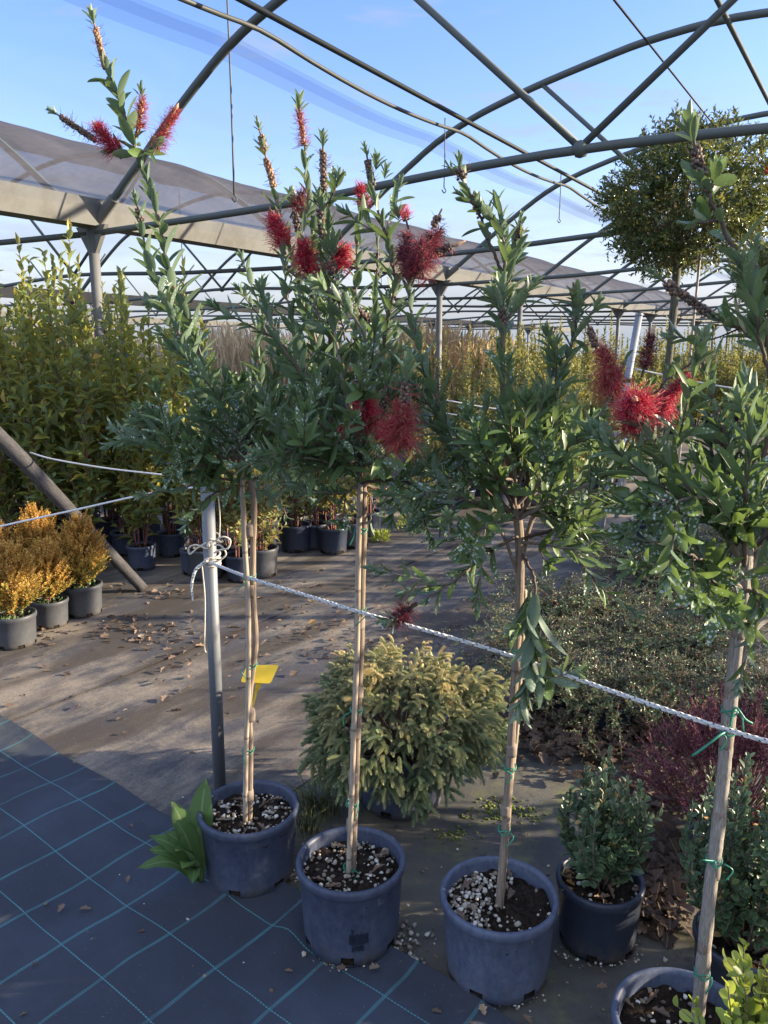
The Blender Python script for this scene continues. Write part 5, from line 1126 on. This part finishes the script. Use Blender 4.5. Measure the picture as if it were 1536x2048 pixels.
def hedges():
    pr = [tall_proto('hedging_plant', 2.42, 7, .125, .42, .033, 'hedge_leaf', 'redtwig', tw=9, lead=3) for k in range(4)]
    spots = []
    for r, y in enumerate((5.62, 6.05, 6.5, 7.0)):
        for k in range(10):
            x = -1.42 - .36 * k + (.18 if r % 2 else 0) - .12 * r + rng.normal(0, .03); spots.append((x, y + rng.normal(0, .05) - (.12 * (k == 0)), (1.0 if k > 1 else .86) * rng.uniform(.9, 1.07)))
    place(pr, spots, 'tall leafy hedging plant with yellowish sunlit top in the dense block behind the leaning log', 'tall hedging plants block')
    # shorter plants near the pole and between the first two trunks
    pr = [tall_proto('young_shrub', 1.25, 6, .06, .5, .017, 'mid_leaf', 'redtwig', tw=6, rad=.14, bare=.22, pot='pot_grey' if k == 0 else 'pot_dark') for k in range(3)]
    spots = [(-.889, 5.47), (-1.02, 5.36, .9), (-1.13, 5.62), (-1.28, 5.42), (-.72, 6.2), (-.413, 6.15, 1.0), (-.25, 6.33), (-.58, 6.3), (-.95, 5.9), (-.8, 6.6), (-.5, 6.7), (-.15, 6.75)]
    place(pr, spots, 'shorter leafy shrub in a round pot by the cloth path between the first two trunks', 'shorter shrubs along the cloth path', special={0: 'yellowing shrub in a grey pot directly behind the tallest standard trunk', 5: 'round leaved shrub in a sunlit grey pot left of the second standard trunk'})
    pr = [tall_proto('nursery_shrub', 1.95, 7, .075, .42, .020, 'mid_leaf', 'twig', tw=8, rad=.17, bare=.12, lead=1, pot='pot_dark') for k in range(3)]
    spots = []
    for r, y in enumerate((7.8, 8.5, 9.3)):
        for k in range(7): spots.append((-.05 + .42 * k + .3 * r + rng.normal(0, .04), y + .10 * k + rng.normal(0, .06), rng.uniform(.85, 1.05) * (.62 if k < 2 else 1)))
    place(pr, spots, 'dark based nursery shrub with pale sunlit tip in the middle block beyond the forked standard', 'nursery shrubs middle block')
    pr = [tall_proto('far_shrub', 2.2, 8, .09, .5, .024, 'mid_leaf', 'twig', tw=11, rad=.27, bare=.10, lead=3, pot='pot_dark') for k in range(3)]
    spots = []
    for r, y in enumerate((13.2, 14.4, 15.6)):
        for k in range(15): spots.append((2.6 + .5 * k + .35 * r + rng.normal(0, .05), y + .28 * k + rng.normal(0, .1)))
    for k in range(9): spots.append((1.6 + .1 * k, 10.5 + .35 * k, .95))
    for k in range(9): spots.append((-1.0 + .48 * k, 10.9 + .12 * k + rng.normal(0, .15), rng.uniform(.86, 1.0)))
    place(pr, spots, 'yellow green shrub in the far potted rows beyond the globe tree', 'shrubs in the far rows')
hedges()

# globe-headed standards
def globe_proto(seed, label):
    root = thing('globe_tree', label, 'potted tree'); pot_part(root, .2, .32, 'pot_dark', seg=36); soil_part(root, .2, .32, .04, 24)
    tr = MB(); top = np.array([.02, 0, 2.28]); tube(tr, [(0, 0, .27), (-.03, .01, .9), (.01, 0, 1.6), top], [.034, .029, .027, .030], sides=12, n=30, lump=.05); tr.build('trunk', M['darkbark'], root)
    sk = MB(); tube(sk, [(.1, -.05, .25), (.14, -.05, 1.4), (.17, -.04, 2.55)], .011, .009, sides=8); sk.build('stake', M['bamboo'], root)
    fo = MB(); br = MB(); be = MB(); ctr = np.array([.05, 0, 2.66]); n = 270
    for k in range(n):
        z = rng.uniform(-1, 1); ph = rng.uniform(0, 6.283); s = math.sqrt(1 - z * z); rr = rng.uniform(.55, 1.0) ** .6
        e = ctr + np.array([.54 * s * math.cos(ph), .54 * s * math.sin(ph), .47 * z]) * rr * (1 + .08 * math.sin(3 * ph + 4 * z))
        m1 = top * .6 + e * .4 + rng.normal(0, .05, 3); m1[2] = max(m1[2], 2.22)
        if k % 2 == 0: tube(br, [top - [0, 0, rng.uniform(0, .12)], m1, e], .009 if k % 8 == 0 else .005, .0015, sides=5, n=9, rnd=rng.uniform(.2, .7))
        for q in range(9):
            b = e + rng.normal(0, .05, 3); d = unit((e - ctr) + rng.normal(0, .35, 3)) * rng.uniform(.06, .13)
            Q = [b, b + d * .5 + rng.normal(0, .01, 3), b + d]; tube(br, Q, .0022, .001, sides=3, n=4, rnd=.3); leafy(fo, Q, 0, 1, .011, .042, .018, T_SMALL, ang=.85, rn=(0, .962), jit=.4)
    blobs(be, ctr + np.array([.40, -.42, .10]) + rng.normal(0, .025, (14, 3)), .011, jit=.05); 
    fo.build('crown', M['globe_leaf'], root); br.build('branches', M['twig'], root); be.build('berries', M['berry'], root); return root
gp1 = globe_proto(1, 'tall globe-headed standard tree with speckled small leaves and red berries under the far arches')
_g = at(1300, 1110, 5.9); gp1.location = (_g[0] + .03, 5.9, .01)
_g2 = at(1575, 700, 8.2); gp2 = dup(gp1, (_g2[0], 8.2, .01), 2.0, 'second globe-headed tree cut off by the right frame edge', None, .88)
for o in (gp1, gp2): o['group'] = 'globe headed standards'


# ------------------------------------------------------------------ poles, ropes, log, label
def poles():
    base = at(441, 1600, 2.62); base[2] = 0.0; top = at(414, 968, 2.60)
    root = thing('metal_pole', 'dull grey metal pole rising behind the first pot, pale twine knotted round it', 'pole', base)
    mb = MB(); tube(mb, [(0, 0, -.02), tuple(top - base)], .0225, sides=20, n=2); mb.build('tube', M['pole'], root)
    mb = MB(); tube(mb, [tuple(top - base), tuple(top - base + [0, 0, .006])], .0235, sides=20, n=2); mb.build('cap', M['steel'], root)
    def pp(x, y, d=0.0): return at(x, y, 2.575 + d)
    # twine wound round the pole, bow loops and a hanging tail
    mb = MB(); c = pp(425, 1122, .035)
    for z0, tl in ((0, .004), (.012, -.006), (.024, .008), (-.010, .003)):
        th = np.linspace(0, 6.4, 24); tube(mb, [c + np.array([.0265 * math.cos(a), .0265 * math.sin(a), z0 + tl * math.sin(a)]) for a in th], .0035, sides=6, n=48)
    for z0, tl in ((.085, .01), (.072, -.012)):
        th = np.linspace(0, 6.4, 24); tube(mb, [c + np.array([.0265 * math.cos(a), .0265 * math.sin(a), z0 + tl * math.sin(a)]) for a in th], .0028, sides=6, n=48)
    tube(mb, [pp(412, 1086), pp(395, 1096), pp(380, 1108), pp(378, 1096), pp(392, 1090), pp(415, 1098)], .0035, sides=6, n=40)
    tube(mb, [pp(425, 1084), pp(445, 1074), pp(460, 1080), pp(456, 1096), pp(440, 1100), pp(428, 1106)], .0035, sides=6, n=40)
    tube(mb, [pp(428, 1090), pp(442, 1092), pp(452, 1108), pp(440, 1120), pp(425, 1124)], .003, sides=6, n=40)
    blobs(mb, [pp(412, 1122), pp(418, 1090)], .010, jit=.15)
    tube(mb, [pp(430, 960), pp(436, 985, -.01), pp(440, 1040), pp(438, 1085)], .0022, sides=5, n=24)
    tube(mb, [pp(404, 1130), pp(410, 1200), pp(409, 1290), pp(412, 1305)], .0026, sides=5, n=24)
    k = mb.build('twine', M['twine']); tag(k, 'loose bow of pale twine tied round the grey metal pole', 'twine')
    mb = MB(); tube(mb, [pp(410, 1124), pp(392, 1140), pp(384, 1170), pp(386, 1203)], [.006, .006, .0055, .003], sides=8, n=30)
    j = [pp(420, 1125), at(500, 1156, 2.125), at(610, 1190, 2.0), at(716, 1223, 1.872), at(870, 1266, 1.81), at(1030, 1314, 1.755), at(1240, 1388, 1.58), at(1460, 1461, 1.425), at(1600, 1500, 1.33)]
    tube(mb, j, .0049, sides=10, n=260)
    tag(mb.build('rope', M['rope']), 'white braided rope with black flecks, running from the grey pole past all standards', 'rope')
    mb = MB(); tube(mb, [at(-60, 1070, 2.35), at(0, 1053, 2.40), at(150, 1020, 2.5), at(310, 985, 2.57), pp(418, 972, .01)], .0034, sides=7, n=60)
    tag(mb.build('cord', M['cord']), 'thin white cord stretched from the pole top to the left frame edge', 'cord')
    mb = MB(); tube(mb, [at(60, 905, 4.9), at(105, 918, 4.8), at(210, 936, 4.6), at(330, 950, 4.4)], .005, sides=6, n=30)
    tag(mb.build('cord', M['cord']), 'pale cord crossing the shaded hedge block above the log', 'cord')
    for (a, b, Y, lb) in (((880, 878), (1075, 872), 7.0, 'pale wire stretched low across the middle shrub block'), ((1270, 738), (1600, 795), 6.6, 'pale wire slanting down behind the red flowers to the right'), ((890, 800), (1090, 826), 7.2, 'upper of two thin grey wires before the middle shrub block'), ((890, 826), (1090, 850), 7.2, 'lower of two thin grey wires before the middle shrub block')):
        mb = MB(); A, B = at(*a, Y), at(*b, Y); tube(mb, [A, (A + B) / 2 - [0, 0, .02], B], .008 if Y < 7.1 else .006, sides=6, n=12)
        tag(mb.build('wire', M['cord']), lb, 'wire', 'wires across the middle block')
    for (b, tp, Y, r, lb) in (((1192, 1110), (1278, 632), 6.1, .027, 'slim grey post leaning right, beside the globe tree trunk'), ((1236, 985), (1252, 850), 7.5, .022, 'thin pale post standing behind the red flowers')):
        B, T = at(*b, Y), at(*tp, Y); B[2] = 0
        mb = MB(); tube(mb, [B, T], r, sides=14, n=2); tube(mb, [T, T + [0, 0, .02]], r * 1.06, sides=14, n=2); tag(mb.build('post', M['polewhite']), lb, 'post')
    b = ground_pt(287, 1186); mb = MB(); P = [b + [0, 0, .03], at(190, 1075, b[1] - .12), at(90, 968, b[1] - .22), at(0, 875, b[1] - .3), at(-120, 770, b[1] - .4)]
    tube(mb, P, [.036, .041, .046, .049, .05], sides=14, n=40, lump=.02); tag(mb.build('log', M['log']), 'long grey weathered log leaning against the hedge block', 'log')
    # yellow label
    root = thing('plant_label', 'blank yellow plastic plant label behind the first pair of stakes', 'label', at(520, 1350, 2.19))
    o = np.array(root.location); mb = MB(); cs = [at(x, y, Y) - o for x, y, Y in ((481, 1364, 2.175), (494, 1330, 2.19), (558, 1330, 2.2), (541, 1367, 2.185))]
    N = unit(np.cross(cs[1] - cs[0], cs[3] - cs[0])); ring = []
    for i in range(4):
        p, q, r = cs[i - 1], cs[i], cs[(i + 1) % 4]; a, b2 = q + unit(p - q) * .007, q + unit(r - q) * .007; ring += [a, (a + b2) / 2 * .55 + q * .45, b2]
    c0 = sum(cs) / 4; n = 12; v = [x + N * .0008 for x in ring] + [x - N * .0008 for x in ring] + [c0 + N * .0008, c0 - N * .0008]
    mb.add(v, [(i, i + n, (i + 1) % n + n, (i + 1) % n) for i in range(n)], [(24, i, (i + 1) % n) for i in range(n)] + [(25, (i + 1) % n + n, i + n) for i in range(n)]); mb.build('plate', M['label'], root, smooth=False)
    mb = MB(); a, b2 = at(524, 1366, 2.186) - o, at(512, 1366, 2.184) - o; e = at(502, 1425, 2.19) - o; e2 = at(511, 1388, 2.19) - o
    mb.add([a, b2, e2 + [-.004, 0, 0], e2 + [.003, 0, 0], e + [-.003, 0, 0], e + [.003, 0, 0]] + [p + np.array([0, .003, 0]) for p in (a, b2, e2 + [-.004, 0, 0], e2 + [.003, 0, 0], e + [-.003, 0, 0], e + [.003, 0, 0])], [(0, 1, 2, 3), (3, 2, 4, 5), (6, 9, 8, 7), (9, 11, 10, 8), (0, 3, 9, 6), (3, 5, 11, 9), (1, 7, 8, 2), (2, 8, 10, 4)]); mb.build('spike', M['label'], root, smooth=False)
poles()

# ------------------------------------------------------------------ weeds, grass, fallen leaves, stones
def small_growth():
    b = np.array([-.565, 2.10, .014]); root = thing('broad_leaf_weed', 'lush broad-leaved weed sprouting beside the foot of the tallest standard pot', 'weed', b); mb = MB()
    for (x, y, Y, L, W) in ((412, 1556, 2.16, 1, .30), (343, 1600, 2.12, 1, .28), (352, 1640, 2.06, 1, .3), (276, 1736, 2.02, 1, .30), (296, 1700, 2.08, 1, .3), (366, 1738, 1.97, 1, .32), (330, 1662, 2.12, 1, .3), (385, 1768, 1.98, .9, .35), (300, 1672, 2.1, .9, .3), (400, 1620, 2.14, .9, .32), (350, 1700, 1.99, .9, .3)):
        e = at(x, y, Y) - b; P = [np.array([.01, 0, .0]), e * .45 + [0, 0, .05], e]; Q = spline(P, 9); T = unit(np.gradient(Q, axis=0)); S = unit(np.cross(T, [0, -.35, 1.0])); Nn = np.cross(S, T); ln = np.linalg.norm(e)
        w = np.array([.06, .16, .30, .44, .50, .48, .40, .24, .0]) * W * ln * .8; V, L_ = [], []
        for i in range(9):
            wob = .004 * math.sin(i * 2.4 + x)
            V += [Q[i] - S[i] * w[i] + Nn[i] * (w[i] * .25 + wob), Q[i], Q[i] + S[i] * w[i] + Nn[i] * (w[i] * .25 - wob)]; rr = .3 + .6 * rng.uniform(); L_ += [(-1, i / 8, .4), (0, i / 8, .4), (1, i / 8, .4)]
        q = [(i * 3 + k, i * 3 + k + 1, i * 3 + k + 4, i * 3 + k + 3) for i in range(8) for k in (0, 1)]; mb.add(V, q, None, L_)
    mb.build('leaves', M['weed_leaf'], root)
    def tuft(name, label, x, y, n, h, mat, sp=.05):
        c = ground_pt(x, y); root = thing(name, label, 'weed', (c[0], c[1], .008)); mb = MB(); a = rng.uniform(0, 6.28, n); r = rng.uniform(0, sp, n)
        P = np.stack([r * np.cos(a), r * np.sin(a), np.zeros(n)], -1); l = h * rng.uniform(.5, 1.1, n)[:, None]; d = np.stack([np.cos(a), np.sin(a), np.zeros(n)], -1) * rng.uniform(.1, .8, n)[:, None]
        filaments(mb, P, P + l * (d * .3 + [0, 0, .6]), P + l * (d + [0, 0, .75]), .0014); mb.build('blades', M[mat], root)
    tuft('grass_tuft', 'loose tuft of thin grass between the first pots and the cedar bush', 640, 1625, 150, .11, 'grass', .09)
    tuft('grass_tuft', 'small grass tuft touching the right side of the tallest standard pot', 612, 1665, 60, .09, 'grass', .05)
    for (x, y, s, lb) in ((815, 1062, .13, 'bright green weed clump growing at the cloth edge left of the far path'), (762, 1085, .08, 'smaller bright green weed to the left of the larger clump')):
        c = ground_pt(x, y); root = thing('green_weed', lb, 'weed', (c[0], c[1], .012)); mb = MB(); n = 130; a = rng.uniform(0, 6.28, n); r = np.sqrt(rng.uniform(0, 1, n)) * s * .8; P = np.stack([r * np.cos(a), r * np.sin(a), rng.uniform(0, s, n)], -1)
        leaves(mb, P, np.stack([np.cos(a), np.sin(a), rng.uniform(.3, 2, n)], -1), rng.normal(0, 1, (n, 3)), rng.uniform(.03, .055, n), .016, T_SMALL, rng.uniform(.3, .95, n)); mb.build('leaves', M['gold_leaf'], root)
    # moss cushions
    mb = MB()
    for (x, y, n, s) in ((592, 1795, 160, .03), (1012, 1612, 90, .05), (1040, 1628, 60, .04), (980, 1630, 70, .05), (905, 1668, 60, .04)):
        c = ground_pt(x, y); P = np.stack([c[0] + rng.normal(0, s, n), c[1] + rng.normal(0, s * .6, n), np.full(n, .006)], -1); blobs(mb, P - [0, 0, .004], rng.uniform(.0015, .004, n), squash=(1.6, 1.6, .5), jit=.3)
    tag(mb.build('moss', M['mossm']), kind='stuff')
    # fallen leaves
    def pile(px, n, L, rn, spread, z=(.012, .03), tilt=.35):
        mb = MB()
        for (x, y, sx, sy, f) in px:
            k = int(n * f); c = np.array([ground_pt(x + rng.normal(0, sx), y + rng.normal(0, sy)) for _ in range(k)]); c[:, 2] = rng.uniform(*z, k)
            l = rng.uniform(*L, k); a = rng.uniform(0, 6.283, k); D = np.stack([np.cos(a), np.sin(a), rng.normal(0, tilt * .6, k)], -1); N = np.stack([rng.normal(0, tilt, k), rng.normal(0, tilt, k), np.ones(k)], -1)
            leaves(mb, c, D, N, l, l * rng.uniform(.4, .85, k), T_CURL, rng.uniform(*rn, k))
        return mb
    mb = pile([(1150, 1480, 70, 34, .25), (1290, 1500, 80, 40, .25), (1090, 1440, 60, 24, .12), (1330, 1590, 50, 45, .16), (1325, 1770, 45, 45, .22), (1300, 1840, 30, 14, .05)], 1100, (.025, .075), (0, .55), 1, (.008, .04), .45); tag(mb.build('fallen_leaves', M['deadleaf']), kind='stuff')
    mb = pile([(330, 1270, 60, 18, .14), (250, 1265, 45, 14, .10), (420, 1330, 110, 45, .12), (640, 1260, 80, 35, .14), (700, 1290, 60, 25, .10), (300, 1190, 50, 10, .10), (150, 1400, 160, 50, .06), (560, 1180, 60, 25, .05), (760, 1190, 120, 30, .05), (85, 1275, 30, 14, .08), (900, 1240, 80, 40, .06)], 420, (.015, .055), (.1, .97), 1, (.014, .018), .3); tag(mb.build('fallen_leaves', M['deadleaf']), kind='stuff')
    mb = pile([(200, 1800, 200, 170, .4), (700, 1960, 200, 60, .2), (1040, 1950, 120, 80, .25), (1100, 1650, 120, 60, .15)], 50, (.012, .035), (.3, .93), 1, (.018, .022), .2); tag(mb.build('fallen_leaves', M['deadleaf']), kind='stuff')
    # stones
    mb = MB(); P, S = [], []
    def st(x, y, s, z=.012): c = ground_pt(x, y); P.append((c[0], c[1], z + s * .4)); S.append(s)
    for _ in range(90): st(rng.uniform(0, 900), rng.uniform(1560, 2048), rng.choice([.0016, .002, .003]), .014)
    for (x, y, s) in ((410, 1965, .009), (287, 2004, .006), (505, 1960, .0055), (543, 1992, .007), (187, 1890, .006), (175, 1875, .005), (222, 1955, .006), (315, 1942, .008), (305, 1948, .006), (231, 1926, .005), (376, 1850, .006), (93, 1817, .005), (205, 1617, .005), (18, 1630, .007), (608, 1918, .008), (1100, 1830, .006), (1060, 1990, .006), (1330, 1930, .006), (870, 1830, .006), (815, 1820, .005)): st(x, y, s, .014)
    for _ in range(110): st(812 + rng.normal(0, 18), 1915 + rng.normal(0, 32), rng.uniform(.003, .008), .006)
    for _ in range(60): st(580 + rng.normal(0, 25), 1745 + rng.normal(0, 25), rng.uniform(.002, .005), .006)
    for (cx0, cy0, w) in ((485, 1800, 90), (690, 1940, 100), (985, 2018, 105), (1200, 1935, 90)):
        for _ in range(55): a = rng.uniform(0, 1); st(cx0 + (a - .5) * 2 * w, cy0 - 22 * (2 * a - 1) ** 2 + rng.normal(0, 6), rng.choice([.0015, .002, .003, .004]), .010)
    for _ in range(110): st(rng.uniform(820, 1400), rng.uniform(1600, 2048), rng.choice([.0015, .002, .003, .0045]), .003)
    blobs(mb, P, np.array(S), jit=.16, squash=(1.15, .95, .75)); tag(mb.build('pebbles', M['perlite']), kind='stuff')
    # twigs of dry litter
small_growth()

# ------------------------------------------------------------------ far field and the unseen rows that shade the foreground
def far_and_shade():
    mb = MB(); n = 9000; x = rng.uniform(-16, 3.5, n); y = rng.uniform(17, 21, n) + .25 * np.abs(x); h = rng.uniform(1.3, 2.05, n) * (1 + .12 * np.sin(x * 1.3)); P = np.stack([x, y, np.zeros(n)], -1)
    d = rng.normal(0, .12, (n, 3)); d[:, 2] = 1; C_ = P + d * h[:, None]; filaments(mb, P, P + (C_ - P) * .6, C_ + rng.normal(0, .1, (n, 3)) * [1, 1, .2], .014)
    k = 2600; i = rng.integers(0, n, k); leaves(mb, C_[i] - [0, 0, .18], d[i] + rng.normal(0, .2, (k, 3)), rng.normal(0, 1, (k, 3)), .34, .06, T_SMALL, rng.uniform(.4, 1, k))
    i = rng.integers(0, n, 9000); leaves(mb, P[i] + (C_[i] - P[i]) * rng.uniform(.2, .9, (9000, 1)), rng.normal(0, 1, (9000, 3)) + [0, 0, 1.1], rng.normal(0, 1, (9000, 3)), .45, .03, T_TINY, rng.uniform(.1, 1, 9000))
    tag(mb.build('dry_reeds', M['reed'], smooth=False), kind='stuff')
    def bare_tree(loc, h, label):
        root = thing('bare_tree', label, 'tree', loc); t = MB(); cr = MB(); tube(t, [(0, 0, 0), (.1, 0, h * .3), (0, .1, h * .55)], .16, .09, sides=8, n=10)
        def grow(p, d, l, r, lev):
            q = p + d * l + rng.normal(0, .06 * l, 3); tube(cr, [p, (p + q) / 2 + rng.normal(0, .04 * l, 3), q], r, r * .55, sides=4, n=5, rnd=.3)
            if lev: 
                for _ in range(4): grow(p + (q - p) * rng.uniform(.5, 1), unit(d + rng.normal(0, .45, 3) + [0, 0, .15]), l * rng.uniform(.55, .75), r * .55, lev - 1)
        for _ in range(6): grow(np.array([0, 0.1, h * rng.uniform(.35, .55)]), unit(rng.normal(0, .6, 3) + [0, 0, 1]), h * .25, .05, 3)
        t.build('trunk', M['twig'], root); cr.build('crown', M['twig'], root)
    bare_tree((-17.5, 33, 0), 5.0, 'leafless far tree above the hedge block at the left frame edge'); bare_tree((-12.5, 34, 0), 4.3, 'leafless far tree seen low beside the first gutter post')
    pr = [tall_proto('shelter_shrub', 2.75, 6, .11, .42, .026, 'hedge_leaf', 'twig', tw=11, rad=.30, bare=.02, lead=4, potr=.2, poth=.3, pot='pot_dark') for k in range(3)]
    spots = [(2.75 + .12 * (k % 2), -2.6 + .50 * k, rng.uniform(.88, 1.08)) for k in range(8)]
    place(pr, spots, 'tall shelter shrub of the row beyond the right frame edge whose shade covers the foreground', 'shelter shrubs beyond the right edge')
    pr = [tall_proto('shelter_shrub', 2.65, 5, .11, .42, .05, 'hedge_leaf', 'twig', tw=8, rad=.30, bare=.02, lead=3, potr=.2, poth=.3, pot='pot_dark') for k in range(2)]
    place(pr, [(2.8, 1.45, 1.0), (2.95, 1.85, .95), (2.8, 2.25, 1.02), (2.9, 2.55, .9)], 'thin-leaved tall shelter shrub at the end of the row beyond the right frame edge', 'shelter shrubs beyond the right edge')
    pr = [tall_proto('shelter_shrub', 2.05, 6, .11, .42, .026, 'hedge_leaf', 'twig', tw=11, rad=.28, bare=.05, lead=3, potr=.2, poth=.3, pot='pot_dark') for k in range(2)]
    place(pr, [(4.6 + .1 * (k % 3), 5.3 + .42 * k, rng.uniform(.9, 1.05)) for k in range(6)], 'tall shelter shrub of the second row, whose shade covers the foot of the hedge block', 'shelter shrubs of the second row')
    pr = [tall_proto('low_shrub', .95, 6, .06, .45, .018, 'mid_leaf', 'twig', tw=8, rad=.18, bare=.05, lead=3, pot='pot_dark') for k in range(2)]
    place(pr, [(3.0 + .2 * (k % 2), 3.15 + .48 * k, rng.uniform(.8, 1.1)) for k in range(5)], 'low shrub in the row to the right of the creeping bed, outside the frame', 'low shrubs beyond the right edge')
far_and_shade()
